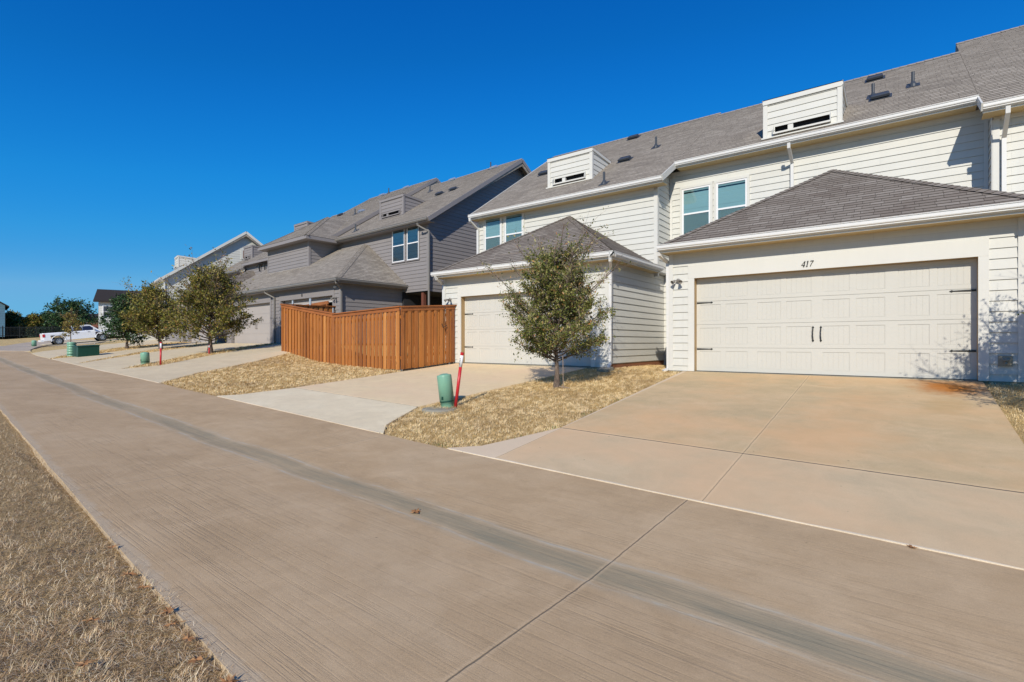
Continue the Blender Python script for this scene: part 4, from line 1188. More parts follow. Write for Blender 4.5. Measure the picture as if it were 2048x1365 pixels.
# left end unit of the grey row
w = MB(GO); lapwall(w, -22.2, -17.4, -.05, 5.0, 3.2); w.build('wall', G_, grey)
w = MB(GO); lapside(w, 3.2, 4.6, -.05, 5.0, -17.4); w.build('wall', G_, grey)
w = MB(GO); lapwall(w, -13.45, -13.0, -.05, 2.6, 0); lapwall(w, -18.5, -18.0, -.05, 2.6, 0); lapwall(w, -18.0, -13.45, 2.25, 2.6, 0); w.build('wall', G_, grey)
w = MB(GO); lapside(w, 0, 4.6, -.05, 2.6, -13.0); w.build('wall', G_, grey)
w = MB(GO); lapwall(w, -24.0, -20.9, -.05, 2.6, 0.5); lapside(w, .5, 3.2, -.05, 2.6, -20.9); w.build('wall', G_, grey)
garage_door(grey, GO, -18.0, -13.45, -.045, 2.10, 0, M['graydoor'], .16, straps=False, panels=False, jamb=GT)
t = MB(GO); t.box(-18.12, -18, -.026, .003, -.05, 2.25); t.box(-13.45, -13.33, -.026, .003, -.05, 2.25); t.box(-18, -13.45, -.026, .003, 2.1, 2.25); t.build('trim', GT, grey)
rf = MB(GO)
roofplane(rf, [(-18.9, -.4, 2.75), (-12.7, -.4, 2.75), (-15.8, 2.9, 4.95)], (1, 0, 0))
roofplane(rf, [(-12.7, -.4, 2.75), (-12.7, 4.6, 2.75), (-15.8, 4.6, 4.95), (-15.8, 2.9, 4.95)], (0, 1, 0))
roofplane(rf, [(-18.9, -.4, 2.75), (-15.8, 2.9, 4.95), (-15.8, 4.6, 4.95), (-18.9, 4.6, 2.75)], (0, 1, 0))
roofplane(rf, [(-24.3, .1, 2.7), (-20.6, .1, 2.7), (-20.6, 3.1, 4.5), (-24.3, 3.1, 4.5)], (1, 0, 0))
rf.build('roof', M['shingle2'], grey)
gz4 = lambda y: 5.12 + .667 * (y - 2.8)
main_roof(grey, GO, -21.8, -17.0, 2.8, 9.4, gz4, M['shingle'], GT, GT, M['graygutter'], 3.2, back=6, rake_r=True)
dormer(grey, GO, -20.6, -19.2, 4.6, 6.35, 7.35, G_, GT, M['shingle'], .667, 5.12 - .667 * 2.8)
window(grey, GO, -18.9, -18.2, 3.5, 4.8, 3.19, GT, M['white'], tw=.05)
# bracketed board over the recess, gable ends of the stepped roofs
w = MB(GO); w.box(-17.0, -9.9, 3.25, 3.285, 4.55, 4.8); w.build('trim', GT, grey)
w = MB(GO); lap(w, [(3.2, 2.4), (15, 2.4), (15, 5.4), (9.4, 9.2), (3.2, 5.05)], (-17.3, 0, 0), (0, 1, 0), (0, 0, 1), .18, .018, 0); w.build('wall', G_, grey)
bk = MB(GO); bk.tube([(-15.0, 3.15, 5.2), (-14.2, 3.1, 5.35), (-13.4, 3.15, 5.2)], .05, 6); bk.tube([(-14.7, 3.2, 4.85), (-14.5, 3.1, 5.3)], .04, 6); bk.tube([(-13.9, 3.2, 4.85), (-13.7, 3.1, 5.3)], .04, 6)
bk.build('gable_bracket', M['iron'], grey)

# ================================================================== cream gabled house past the grey row
WO = (0, 0, 0)
white = thing('house', 'cream gabled house rising beyond the left end of the grey townhouses', 'house', (-44.87, 14.78, 0), -R(11))
w = MB(WO)
lap(w, [(0, -.4), (13, -.4), (13, 4.0), (5.6, 9.2), (0, 5.0)], (0, 0, 0), (0, 1, 0), (0, 0, 1), .20, .016, 0); lapwall(w, -6, 0, -.4, 5.02, 0)
w.build('wall', C, white)
w = MB(WO); lapwall(w, -6.5, -.9, -.4, 2.6, -1.6); lapside(w, -1.6, 0, -.4, 2.6, -.9); w.build('wall', C, white)
t = MB(WO); t.box(-.14, .017, -.045, -.016, -.4, 5.1); t.box(.018, .04, -.04, .17, -.4, 5.1)
t.build('trim', CT, white)
zf = lambda y: 4.98 + .74 * (y + .29)
main_roof(white, WO, -6.3, .35, -.29, 5.58, zf, M['shingle'], CT, CT, M['gutter'], 0, back=7.0, rake_r=True)
rf = MB(WO); roofplane(rf, [(-6.8, -2.0, 2.7), (-.5, -2.0, 2.7), (-2.3, .1, 4.3), (-6.8, .1, 4.3)], (1, 0, 0)); roofplane(rf, [(-.5, -2.0, 2.7), (-.5, .1, 2.7), (-2.3, .1, 4.3)], (0, 1, 0)); rf.build('roof', M['shingle2'], white)
fr = MB(WO); fr.box(.018, .05, 5.25, 5.95, 7.0, 7.9); aw = fr.build('window', CT, white)
fr = MB(WO); fr.box(.051, .06, 5.4, 5.8, 7.1, 7.75); fr.build('pane', M['post_brown'], aw)
ds(white, WO, [(.2, -.35, 4.85), (.12, -.1, 4.6), (.12, -.08, 0)], M['gutter'])
dormer(white, WO, -2.7, -1.2, 1.0, 6.05, 6.95, C, CT, M['shingle'], .74, 4.98 + .74 * .29)

# ================================================================== cedar fence
fence = thing('fence', 'new cedar board fence with flat cap folded round the grey garage', 'fence', (-11.55, 9.8, -.8))
FO = (-11.55, 9.8, -.8)
def fence_seg(p0, p1, z0b, z1b, z0t, z1t, seed, out):
    rr_ = random.Random(seed)
    p0 = Vector(p0); p1 = Vector(p1); L = (p1 - p0).length; d = (p1 - p0) / L; o = Vector(out)
    n = int(L / .118); bw = L / n
    m_ = MB(FO)
    for i in range(n):
        a = i * bw; outer = (i % 2 == 0)
        wd = bw * (.96 if outer else 1.16) + (.002 if outer else .0) + rr_.uniform(-.012, .006)
        c_ = a + bw / 2; dep = .032 if outer else .0
        t = c_ / L
        zb = z0b + (z1b - z0b) * t + rr_.uniform(-.008, .008); zt = z0t + (z1t - z0t) * t - .03
        def Q(s_, q, z): 
            v = p0 + d * (c_ + s_ * wd / 2) + o * q
            return (v.x, v.y, z)
        tl = rr_.uniform(-.003, .003)
        ringb = [Q(-1, dep - .016 + .0, zb), Q(1, dep - .016, zb), Q(1, dep + tl, zb), Q(-1, dep - tl, zb)]
        ringt = [Q(-1, dep - .016, zt), Q(1, dep - .016, zt), Q(1, dep + tl, zt), Q(-1, dep - tl, zt)]
        n0 = len(m_.v); m_.v += ringb + ringt
        for q in ((0, 1, 5, 4), (1, 2, 6, 5), (2, 3, 7, 6), (3, 0, 4, 7), (0, 3, 2, 1), (4, 5, 6, 7)):
            m_.f.append(tuple(n0 + k for k in q)); m_.uv += [(0, 0)] * 4
    m_.build('board_panel', M['fence'], fence, normals=True)
    c = MB(FO)
    a3 = Vector((p0.x, p0.y, z0t)); b3 = Vector((p1.x, p1.y, z1t))
    c.obox(a3 + o * .005 - d * .02 + Vector((0, 0, .0)), b3 + o * .005 + d * .05, .15, .036)
    c.build('cap_rail', M['cap'], fence)
    c = MB(FO); c.obox(a3 + o * .033 - Vector((0, 0, .075)), b3 + o * .033 - Vector((0, 0, .075)), .022, .10); c.build('trim_board', M['cap'], fence)
    c = MB(FO); c.obox(a3 - o * .04 - Vector((0, 0, .3)), b3 - o * .04 - Vector((0, 0, .3)), .04, .09); c.obox(a3 - o * .04 - Vector((0, 0, 1.5)), b3 - o * .04 - Vector((0, 0, 1.5)), .04, .09); c.build('back_rail', M['fence'], fence)
    k = max(1, int(L / 2.3))
    for i in range(k + 1):
        v = p0 + d * (.12 + (L - .24) * i / k) - o * .09
        c = MB(FO); zb = z0b + (z1b - z0b) * i / k; zt = z0t + (z1t - z0t) * i / k
        c.lathe([(.03, zb - .1 - 0), (.03, zt - .08), (0, zt - .07)], (v.x, v.y, 0), None, 10); c.build('post', M['lightmetal'], fence)
s1 = Vector((11.88 - 9.80, .1)).length
fence_seg((-11.62, 9.80, 0), (-11.47, 11.90, 0), -.79, -.62, 1.055, 1.215, 1, (1, -.07, 0))
fence_seg((-15.75, 10.30, 0), (-11.62, 9.80, 0), -.83, -.79, 1.0, 1.06, 2, (-.12, -.99, 0))
fence_seg((-19.75, 10.58, 0), (-15.75, 10.30, 0), -.40, -.83, 1.55, 1.02, 3, (.07, -.997, 0))
fence_seg((-19.75, 12.95, 0), (-19.75, 10.58, 0), -.1, -.40, 1.60, 1.55, 4, (-1, 0, 0))
lt = MB(FO); lt.tube([(-11.44, 11.45, 1.15), (-11.43, 11.42, .75), (-11.43, 11.44, .55)], .008, 5); lt.tube([(-11.43, 11.52, .55), (-11.42, 11.35, .48), (-11.42, 11.30, .60)], .014, 5); lt.build('gate_latch', M['iron'], fence)
# timber frame and steel posts standing in the yard behind the fence
ig = thing('wooden_gate', 'dark orange timber gate frame in the open grey garage doorway', 'gate', (-21.5, 13.2, -.05))
IO = (-21.5, 13.2, -.05)
c = MB(IO)
c.obox((-23.6, 13.02, 1.66), (-20.05, 12.85, 1.78), .05, .14); c.obox((-21.6, 12.92, .0), (-21.6, 12.92, 1.75), .09, .05, up=(1, 0, 0)); c.obox((-20.15, 12.86, .0), (-20.15, 12.86, 1.78), .09, .05, up=(1, 0, 0))
c.obox((-21.5, 12.93, 1.65), (-20.25, 12.88, .6), .03, .1); c.obox((-23.5, 13.03, 0), (-23.5, 13.03, 1.7), .09, .05, up=(1, 0, 0))
c.build('gate_frame', M['wood_in'], ig)
c = MB(IO); 
for i in range(12): c.box(-21.5 + i * .105, -21.5 + i * .105 + .095, 12.98, 13.0, .1, 1.55)
c.build('board_panel', M['wood_in'], ig)
for k, (x, y, zt, lab) in enumerate(((-19.9, 11.9, 1.86, 'taller galvanised steel post above the fence cap, right one'), (-21.3, 11.9, 1.84, 'shorter galvanised steel post above the fence cap, left one'))):
    c = MB((x, y, Hs(x, y))); c.lathe([(.045, -.6), (.045, zt), (.05, zt), (.05, zt + .02), (0, zt + .03)], (x, y, 0), None, 12)
    o = c.build('steel_post', M['lightmetal']); o.location = (x, y, Hs(x, y)); tag(o, lab, 'post', 'steel posts behind the fence')

# ================================================================== utility boxes and markers
def pedestal(x, y, h, r, lean, label, ribs=False):
    z = Hs(x, y) - .03
    o = thing('utility_pedestal', label, 'utility pedestal', (x, y, z), 0, 'green utility pedestals')
    ax = Vector((lean[0], lean[1], 1)).normalized()
    b_ = MB(); b_.lathe([(r * .92, -.05), (r * .92, .10), (r, .10), (r, h - r * .35), (r * .95, h - r * .16), (r * .75, h - .02), (r * .4, h), (0, h + .004)] if not ribs else
        [(r, -.05)] + [q for i in range(6) for q in ((r, i * h / 6 + .01), (r * 1.12, i * h / 6 + .03), (r * 1.12, i * h / 6 + .07), (r * .97, i * h / 6 + .09))] + [(r, h - .01), (0, h)], (0, 0, 0), ax, 24)
    b_.build('cover', M['green'], o, smooth=True)
    c_ = MB(); c_.lathe([(r * 1.02, .095), (r * 1.02, .115)], (0, 0, 0), ax, 24)
    c_.box(-.02, .02, -r * 1.05, -r * .95, .14, .20); c_.build('lock', M['dgreen'], o)
    return o
pedestal(-6.66, 6.74, .62, .135, (-.13, -.03), 'leaning pale green utility pedestal beside the red marker post', False)
pad = MB((-6.62, 6.5, Hs(-6.62, 6.5))); pad.lathe([(0, -.05), (.34, -.05), (.34, .0), (.30, .018), (0, .02)], (-6.62, 6.5, Hs(-6.62, 6.5) - .02), None, 24)
o = pad.build('concrete_pad', M['slab'], normals=True); o.location = (-6.62, 6.5, Hs(-6.62, 6.5)); tag(o, 'round concrete pad sunk in dry grass before the leaning pedestal', 'concrete pad')
pedestal(-22.0, 6.6, .47, .14, (-.12, 0), 'short pale green pedestal in the grass strip left of a red post')
pedestal(-57.0, 9.3, .55, .16, (0, 0), 'tiny pale green pedestal by the rear wheel of the pick-up')
pedestal(-31.9, 6.55, .72, .17, (0, 0), 'ribbed pale green pedestal left of the dark green transformer box', True)

def marker(x, y, h, lean, label, w=.055):
    z = Hs(x, y) - .03
    o = thing('marker_post', label, 'marker post', (x, y, z), 0, 'red and white marker posts')
    top = Vector((lean[0], lean[1], 1)).normalized()
    c_ = MB(); c_.tube([top * -.05, top * (h * .74)], w / 2, 12); c_.build('post', M['red'], o, smooth=True)
    c_ = MB(); c_.tube([top * (h * .74), top * (h * .95)], w / 2 * 1.04, 12); s_ = c_.build('sleeve', M['white'], o, smooth=True)
    c_ = MB(); 
    for i in range(5): c_.box(-.012, .012, -w / 2 - .004, -w / 2 - .001, h * .77 + i * .028, h * .77 + i * .028 + .014)
    l_ = c_.build('print', M['grimy'], s_); l_.rotation_euler = (0, math.atan2(lean[0], 1), 0)
    c_ = MB(); c_.tube([top * (h * .95), top * h], w / 2 * 1.1, 12); c_.build('cap', M['red'], o)
marker(-6.50, 6.78, 1.03, (.17, .0), 'red marker post with white sleeve leaning beside the green pedestal', .06)
marker(-20.75, 6.68, .84, (.04, 0), 'upright red and white marker post below the second young tree', .06)
marker(-23.1, 9.2, .42, (.03, 0), 'low red stub post behind the trunk of the big olive tree', .05)

tb = thing('transformer_box', 'dark green padmount transformer box beside the ribbed pedestal', 'transformer', (-31.0, 6.9, Hs(-31.0, 6.9)))
c_ = MB(); c_.loft([[(-.55, -.40, -.05), (.45, -.40, -.05), (.45, .40, -.05), (-.55, .40, -.05)], [(-.55, -.40, .44), (.45, -.40, .44), (.45, .40, .50), (-.55, .40, .50)]]); c_.build('cabinet', M['dgreen'], tb, normals=True)
c_ = MB(); c_.loft([[(-.58, -.43, .44), (.48, -.43, .44), (.48, .42, .50), (-.58, .42, .50)], [(-.58, -.43, .48), (.48, -.43, .48), (.48, .42, .54), (-.58, .42, .54)]]); c_.build('lid', M['dgreen'], tb, normals=True)
c_ = MB(); c_.box(-.557, -.551, -.2, -.08, .15, .28); c_.box(-.557, -.551, .02, .14, .15, .28); c_.build('warning_sticker', M['white'], tb)
c_ = MB(); c_.box(-.05, -.03, -.408, -.401, .0, .42); c_.build('door_seam', M['iron'], tb)

# ================================================================== vegetation
def leaf_mesh(name, P, D, L, Wd, mat, parent=None, loc=(0, 0, 0), rng=RNG):
    """P: centres, D: directions; each leaf is a bent quad pair"""
    n = len(P)
    D = D / (np.linalg.norm(D, axis=1, keepdims=True) + 1e-9)
    rnd = rng.normal(size=(n, 3)); S = np.cross(D, rnd); S /= (np.linalg.norm(S, axis=1, keepdims=True) + 1e-9)
    Nn = np.cross(D, S)
    L = L[:, None]; Wd = Wd[:, None]
    a = P; m1 = P + D * L * .5 + S * Wd * .5 + Nn * Wd * .12; m2 = P + D * L * .5 - S * Wd * .5 + Nn * Wd * .12; t = P + D * L
    V = np.stack([a, m1, t, m2], 1).reshape(-1, 3) - np.array(loc)
    me = bpy.data.meshes.new(name); me.vertices.add(4 * n); me.vertices.foreach_set('co', V.astype(np.float32).ravel())
    me.loops.add(4 * n); me.loops.foreach_set('vertex_index', np.arange(4 * n, dtype=np.int32))
    me.polygons.add(n); me.polygons.foreach_set('loop_start', np.arange(0, 4 * n, 4, dtype=np.int32)); me.polygons.foreach_set('loop_total', np.full(n, 4, np.int32))
    me.materials.append(mat); me.update(calc_edges=True); me.validate()
    o = bpy.data.objects.new(name, me); COL.objects.link(o)
    if parent is not None: o.parent = parent
    return o

M['leaf_oak'] = island_mat('live_oak_leaf', [(0, (0.03, 0.05, 0.012)), (.3, (0.11, 0.135, 0.03)), (.6, (0.20, 0.215, 0.045)), (.8, (0.33, 0.31, 0.10)), (.93, (0.46, 0.37, .18)), (1, (0.42, 0.17, 0.05))], .45, trans=.12)
M['leaf_olive'] = island_mat('olive_leaf', [(0, (0.03, 0.045, 0.010)), (.35, (0.13, 0.135, 0.02)), (.7, (0.27, 0.24, 0.045)), (.9, (0.36, 0.27, 0.08)), (1, (0.30, 0.15, 0.05))], .5, trans=.12)
M['leaf_green'] = island_mat('green_leaf', [(0, (0.012, 0.035, 0.014)), (.5, (0.035, 0.085, 0.03)), (1, (0.08, 0.15, 0.045))], .5, trans=.12)
M['leaf_brown'] = island_mat('autumn_leaf', [(0, (0.16, 0.10, 0.03)), (.5, (0.30, 0.22, 0.06)), (1, (0.24, 0.26, .06))], .6, trans=.15)

def tree(name, label, x, y, h, rad, zc0, seed, leafm, nleaf, leaf=(.045, .022), cone=.55, bare=.12, trunk_r=.05, lean=(0, 0), squash=1.0, group='young trees along the alley', z=None, twig_r=.006, nprim=46, cat='tree', barelen=.5):
    rg = np.random.default_rng(seed); rd = random.Random(seed)
    z = Hs(x, y) - .03 if z is None else z
    root = thing(name, label, cat, (x, y, z), (0.0 if lean[0] else rd.uniform(0, 6.28)), group)
    tk = MB(); tw = MB()
    n = 9; spine = []
    for i in range(n):
        t = i / (n - 1)
        spine.append(Vector((lean[0] * t * h + rd.uniform(-.02, .02) * (i > 0), lean[1] * t * h + rd.uniform(-.02, .02) * (i > 0), t * h * .93)))
    rads = [trunk_r * (1.5 if i == 0 else 1.0 - .93 * (i / (n - 1)) ** .8) + .004 for i in range(n)]
    tk.tube([Vector((spine[0].x, spine[0].y, -.08))] + spine, [trunk_r * 1.9] + rads, 10)
    def sp(t):
        f_ = max(0, min(.999, t)) * (n - 1); i = int(f_); return spine[i].lerp(spine[i + 1], f_ - i)
    starts = []; dirs = []
    hc = h - zc0
    def crown_r(zz):
        u = (zz - zc0) / hc
        if u < 0: u = 0
        return rad * max(.06, (math.sin(math.pi * min(1, (u * .88 + .10)) ** cone) ** .6))
    ga = 0
    for k in range(nprim):
        t = zc0 / h * .9 + (1 - zc0 / h * .9) * (k / nprim) ** 1.0 * .95
        p = sp(t); ga += 2.399 + rd.uniform(-.4, .4)
        rise = .25 + .9 * (k / nprim) + rd.uniform(-.15, .3)
        d = Vector((math.cos(ga), math.sin(ga), rise)).normalized()
        # length until crown surface
        L = 0
        for _ in range(40):
            q = p + d * (L + .06 * rad)
            if math.hypot(q.x - sp(q.z / h).x, q.y - sp(q.z / h).y) > crown_r(q.z) or q.z > h: break
            L += .06 * rad
        L *= rd.uniform(.7, 1.12)
        isbare = rd.random() < bare and k > nprim * .3
        if isbare: L += rd.uniform(.3, 1.0) * barelen
        L = max(L, .12)
        pts = [p]
        dd = d.copy()
        for s_ in range(5):
            dd = (dd + Vector((rd.uniform(-.16, .16), rd.uniform(-.16, .16), rd.uniform(-.05, .16)))).normalized()
            pts.append(pts[-1] + dd * L / 5)
        tk.tube(pts, [max(twig_r, trunk_r * .30 * (1 - i / 5) * min(1, L)) + twig_r * .4 for i in range(6)], 5, False)
        ns = int(5 + L * 11 / max(.35, rad * .45))
        for s_ in range(ns):
            tt = rd.uniform(.18, 1.0) ** .8; f_ = tt * 5; i = min(4, int(f_)); q = pts[i].lerp(pts[i + 1], f_ - i)
            d2 = (dd * .7 + Vector((rd.gauss(0, 1), rd.gauss(0, 1), rd.gauss(.15, .7))).normalized() * rd.uniform(.6, 1.1)).normalized()
            l2 = rad * rd.uniform(.10, .30)
            if isbare and rd.random() < .5: l2 *= 1.6
            e = q + d2 * l2; mdp = q + d2 * l2 * .5 + Vector((rd.uniform(-.02, .02), rd.uniform(-.02, .02), rd.uniform(0, .04)))
            tw.tube([q, mdp, e], [twig_r * .55, twig_r * .4, twig_r * .2], 3, False)
            dens = .12 if (isbare and tt > .5) else 1.0
            starts.append((q, mdp, e, dens, l2))
    tk.build('trunk', M['bark'], root, smooth=True)
    tw.build('twigs', M['twig'], root)
    wts = np.array([s_[3] * s_[4] for s_ in starts]) * rg.lognormal(0, .8, len(starts)); wts /= wts.sum()
    idx = rg.choice(len(starts), nleaf, p=wts)
    A = np.array([starts[i][0] for i in range(len(starts))]); B = np.array([starts[i][2] for i in range(len(starts))])
    t = rg.uniform(.1, 1.05, nleaf)[:, None]
    P = A[idx] * (1 - t) + B[idx] * t + rg.normal(scale=leaf[0] * .55, size=(nleaf, 3))
    D = (B[idx] - A[idx]); D /= np.linalg.norm(D, axis=1, keepdims=True); D = D * .6 + rg.normal(size=(nleaf, 3)) * .7
    D[:, 2] += .1
    P[:, 2] = np.maximum(P[:, 2], .1)
    leaf_mesh('foliage', P, D, rg.uniform(.45, 1.6, nleaf) * leaf[0], rg.uniform(.6, 1.5, nleaf) * leaf[1], leafm, root, rng=rg)
    return root

tree('oak_tree', 'young live oak with bare upright twigs beside the cream garage corner', -5.82, 9.17, 2.85, 1.20, .64, 11, M['leaf_oak'], 38000, (.052, .024), .68, .32, .052, lean=(-.01, 0), nprim=110, barelen=.9)
st = MB(); st.tube([(.0, 0, -.05), (-.03, .02, .9)], .008, 6); st.tube([(.12, .05, 0), (-.12, .02, .03)], .012, 5)
o = st.build('tree_stake', M['twig']); o.location = (-5.62, 9.12, Hs(-5.62, 9.12)); tag(o, 'thin wooden stake standing beside the young live oak trunk', 'stake')
tree('oak_tree', 'big olive green tree before the left grey garage door', -23.5, 9.4, 3.6, 1.78, .66, 23, M['leaf_olive'], 19000, (.095, .046), .60, .25, .09, nprim=100, barelen=.9)
tree('oak_tree', 'olive brown tree rising behind the upright red marker post', -31.0, 10.0, 3.2, 1.5, .62, 31, M['leaf_olive'], 11500, (.12, .06), .6, .25, .085, lean=(-.11, -.085), nprim=80, barelen=.9)
tree('oak_tree', 'small dense dark green tree nearest the white pick-up', -34.9, 9.6, 3.0, 1.25, .55, 37, M['leaf_green'], 15000, (.11, .055), .6, .05, .07, nprim=80)
tree('sapling', 'thin sapling with yellowing leaves in front of the pick-up', -46.3, 9.45, 2.2, .55, .75, 41, M['leaf_brown'], 900, (.12, .065), .7, .2, .035, nprim=22)
tree('oak_tree', 'live oak reaching in from the right edge beside garage 417', 2.75, 9.35, 3.1, 1.5, .55, 53, M['leaf_oak'], 26000, (.050, .024), .62, .3, .055, nprim=90, barelen=.6)

# ---- lawns: real blades
M['blade'] = island_mat('dormant_grass_blade', [(0, (0.50, 0.33, 0.13)), (.2, (0.80, 0.57, 0.27)), (.6, (0.86, 0.64, 0.33)), (.85, (0.92, 0.73, 0.43)), (.97, (0.95, 0.82, 0.56)), (1, (0.30, 0.36, 0.07))], .8, patch=(0.42, 0.28, 0.17), patch_scale=.8, spec=.15, patch_range=(.50, .66))
M['blade2'] = island_mat('matted_grass_blade', [(0, (0.12, 0.06, 0.03)), (.25, (0.42, 0.26, 0.14)), (.55, (0.70, 0.49, 0.27)), (.82, (0.92, 0.73, 0.44)), (.985, (0.97, 0.84, .62)), (1, (0.16, 0.22, 0.04))], .8, patch=(0.12, 0.06, 0.045), patch_scale=1.6, spec=.15, patch_range=(.50, .62))

M['straw'] = island_mat('pale_straw', [(0, (0.45, 0.32, 0.18)), (1, (0.82, 0.68, 0.46))], .8)
def inpoly(px, py, poly):
    n = len(poly); ins = np.zeros(len(px), bool); j = n - 1
    for i in range(n):
        xi, yi = poly[i]; xj, yj = poly[j]
        c = ((yi > py) != (yj > py)) & (px < (xj - xi) * (py - yi) / (yj - yi + 1e-12) + xi)
        ins ^= c; j = i
    return ins

def blades(name, label, cat, poly, dens, length, width, mat, seed, lay=.75, zo=-.033, densfun=None, cap_n=160000, tuft=.09):
    rg = np.random.default_rng(seed); P = np.array(poly); x0, y0 = P.min(0); x1, y1 = P.max(0)
    n = min(cap_n * 3, int((x1 - x0) * (y1 - y0) * dens))
    px = rg.uniform(x0, x1, n); py = rg.uniform(y0, y1, n)
    k = inpoly(px, py, poly)
    if densfun is not None: k &= rg.uniform(size=n) < densfun(px, py)
    px, py = px[k][:cap_n], py[k][:cap_n]; n = len(px)
    px = px + rg.normal(scale=.018, size=n); py = py + rg.normal(scale=.018, size=n)
    pz = H(px, py) + zo + rg.uniform(0, .022, n)
    g2 = rg.uniform(0, 1, (256, 256)); cs2 = .055 if length < .07 else .12
    ax_ = (px / cs2) % 255; ay_ = (py / cs2) % 255; jx = ax_.astype(int); jy = ay_.astype(int); qx = ax_ - jx; qy = ay_ - jy
    qx = qx * qx * (3 - 2 * qx); qy = qy * qy * (3 - 2 * qy)
    hv = g2[jx, jy] * (1 - qx) * (1 - qy) + g2[(jx + 1) % 255, jy] * qx * (1 - qy) + g2[jx, (jy + 1) % 255] * (1 - qx) * qy + g2[(jx + 1) % 255, (jy + 1) % 255] * qx * qy
    pz = pz + (hv - .35) * length * .38
    # flow field so that the thatch lies in tufts
    grid = rg.uniform(-1.6, 1.6, (128, 128)); cs = tuft
    gx_ = (px / cs) % 127; gy_ = (py / cs) % 127; ix = gx_.astype(int); iy = gy_.astype(int); fx = gx_ - ix; fy = gy_ - iy
    gv = lambda a_, b_: grid[a_ % 127, b_ % 127]
    ang = (gv(ix, iy) * (1 - fx) * (1 - fy) + gv(ix + 1, iy) * fx * (1 - fy) + gv(ix, iy + 1) * (1 - fx) * fy + gv(ix + 1, iy + 1) * fx * fy) * 2.4 + rg.normal(scale=1.0, size=n)
    lay_ = np.clip(rg.normal(lay, .22, n), .1, .98)
    D = np.stack([np.cos(ang) * lay_, np.sin(ang) * lay_, np.sqrt(1 - lay_ ** 2)], 1)
    L = rg.uniform(.5, 1.4, n) * length
    side = np.stack([-np.sin(ang), np.cos(ang), np.zeros(n)], 1) * (width * rg.uniform(.7, 1.3, n))[:, None]
    A = np.stack([px, py, pz], 1)
    dist = np.sqrt(px ** 2 + py ** 2)
    mid = A + D * (L * .55)[:, None]; D2 = D.copy(); D2[:, 2] -= .45; tip = mid + D2 * (L * .45)[:, None]
    V = np.stack([A - side, A + side, mid + side * .8, tip, mid - side * .8], 1).reshape(-1, 3)
    me = bpy.data.meshes.new(name); me.vertices.add(5 * n); me.vertices.foreach_set('co', V.astype(np.float32).ravel())
    me.loops.add(5 * n)
    # one 5-gon per blade would be non planar: quad + tri
    me.clear_geometry()
    b0 = np.arange(n) * 5
    quad = np.stack([b0, b0 + 1, b0 + 2, b0 + 4], 1); tri = np.stack([b0 + 4, b0 + 2, b0 + 3], 1)
    me.vertices.add(5 * n); me.vertices.foreach_set('co', V.astype(np.float32).ravel())
    me.loops.add(7 * n); me.loops.foreach_set('vertex_index', np.concatenate([quad.ravel(), tri.ravel()]).astype(np.int32))
    me.polygons.add(2 * n)
    me.polygons.foreach_set('loop_start', np.concatenate([np.arange(n) * 4, 4 * n + np.arange(n) * 3]).astype(np.int32))
    me.polygons.foreach_set('loop_total', np.concatenate([np.full(n, 4), np.full(n, 3)]).astype(np.int32))
    me.materials.append(mat); me.update(calc_edges=True)
    o = bpy.data.objects.new(name, me); COL.objects.link(o)
    tag(o, label, cat); o['kind'] = 'stuff'
    return o

left_poly = [(-16, -3.5), (4, -3.5), (4, float(YN(4)) + .01), (-.4, float(YN(-.4)) + .01)] + [(x, float(YN(x)) + .012 * math.sin(x * 9) + .015) for x in np.arange(-.6, -16, -.2)]
blades('grass', 'matted dormant grass on the near verge left of the alley', 'grass', left_poly, 36000, .052, .0010, M['blade2'], 5, .86,
       densfun=lambda x, y: np.where((y > -.9) & (x < -1.2), np.clip(1.0 * (3.2 / np.hypot(x, y)) ** 1.5, .05, 1), .12), cap_n=400000, tuft=.06)
blades('grass', 'long pale straws lying loose over the near verge', 'grass', left_poly, 900, .085, .0009, M['straw'], 55, .95, zo=-.014,
       densfun=lambda x, y: np.where((y > -.9), np.clip((3.2 / np.hypot(x, y)) ** 1.5, .03, 1), .02), cap_n=9000, tuft=.3)
ISL_A = [(-6.13, 4.84), (-6.52, 5.2), (-7.05, 6.37), (-6.64, 11.9), (-6.0, 11.94), (-6.0, 14.6), (-4.4, 14.6), (-4.4, 11.94), (-4.08, 11.9), (-4.0, 6.42), (-4.47, 5.15), (-4.82, 4.84)]
blades('grass', 'straw coloured dormant grass island around the young live oak', 'grass', ISL_A, 7500, .05, .0020, M['blade'], 6, .72, cap_n=130000)
ISL_B = [(-11.8, 4.84), (-11.52, 5.2), (-11.34, 6.37), (-11.40, 9.7), (-11.7, 9.78), (-15.75, 10.25), (-19.2, 10.5), (-18.95, 10.3), (-16.95, 6.35), (-15.28, 4.92)]
blades('grass', 'dry grass bank in front of the cedar fence', 'grass', ISL_B, 4200, .06, .0032, M['blade'], 7, .72, cap_n=150000)
ISL_C = [(1.14, 6.4), (1.16, 11.9), (6, 11.9), (6, 4.9), (1.8, 4.84), (1.47, 5.15)]
blades('grass', 'dry grass right of the driveway of garage 417', 'grass', ISL_C, 2600, .055, .0022, M['blade'], 8, .72, cap_n=60000)
S1 = [(-21.18, 5.66), (-20.5, 6.6), (-22.7, 9.4), (-25.0, 13.2), (-26.0, 13.2), (-24.3, 9.4), (-21.9, 6.6)]
S2 = [(-26.2, 5.66), (-29.9, 10), (-32.0, 13.5), (-33.3, 13.5), (-31.6, 10), (-26.3, 5.66)]
S3 = [(-31.0, 5.66), (-31.1, 6.4), (-33.8, 9.5), (-37.3, 13.8), (-39.6, 13.9), (-36.4, 9.5), (-32.9, 6.4), (-31.4, 5.68)]
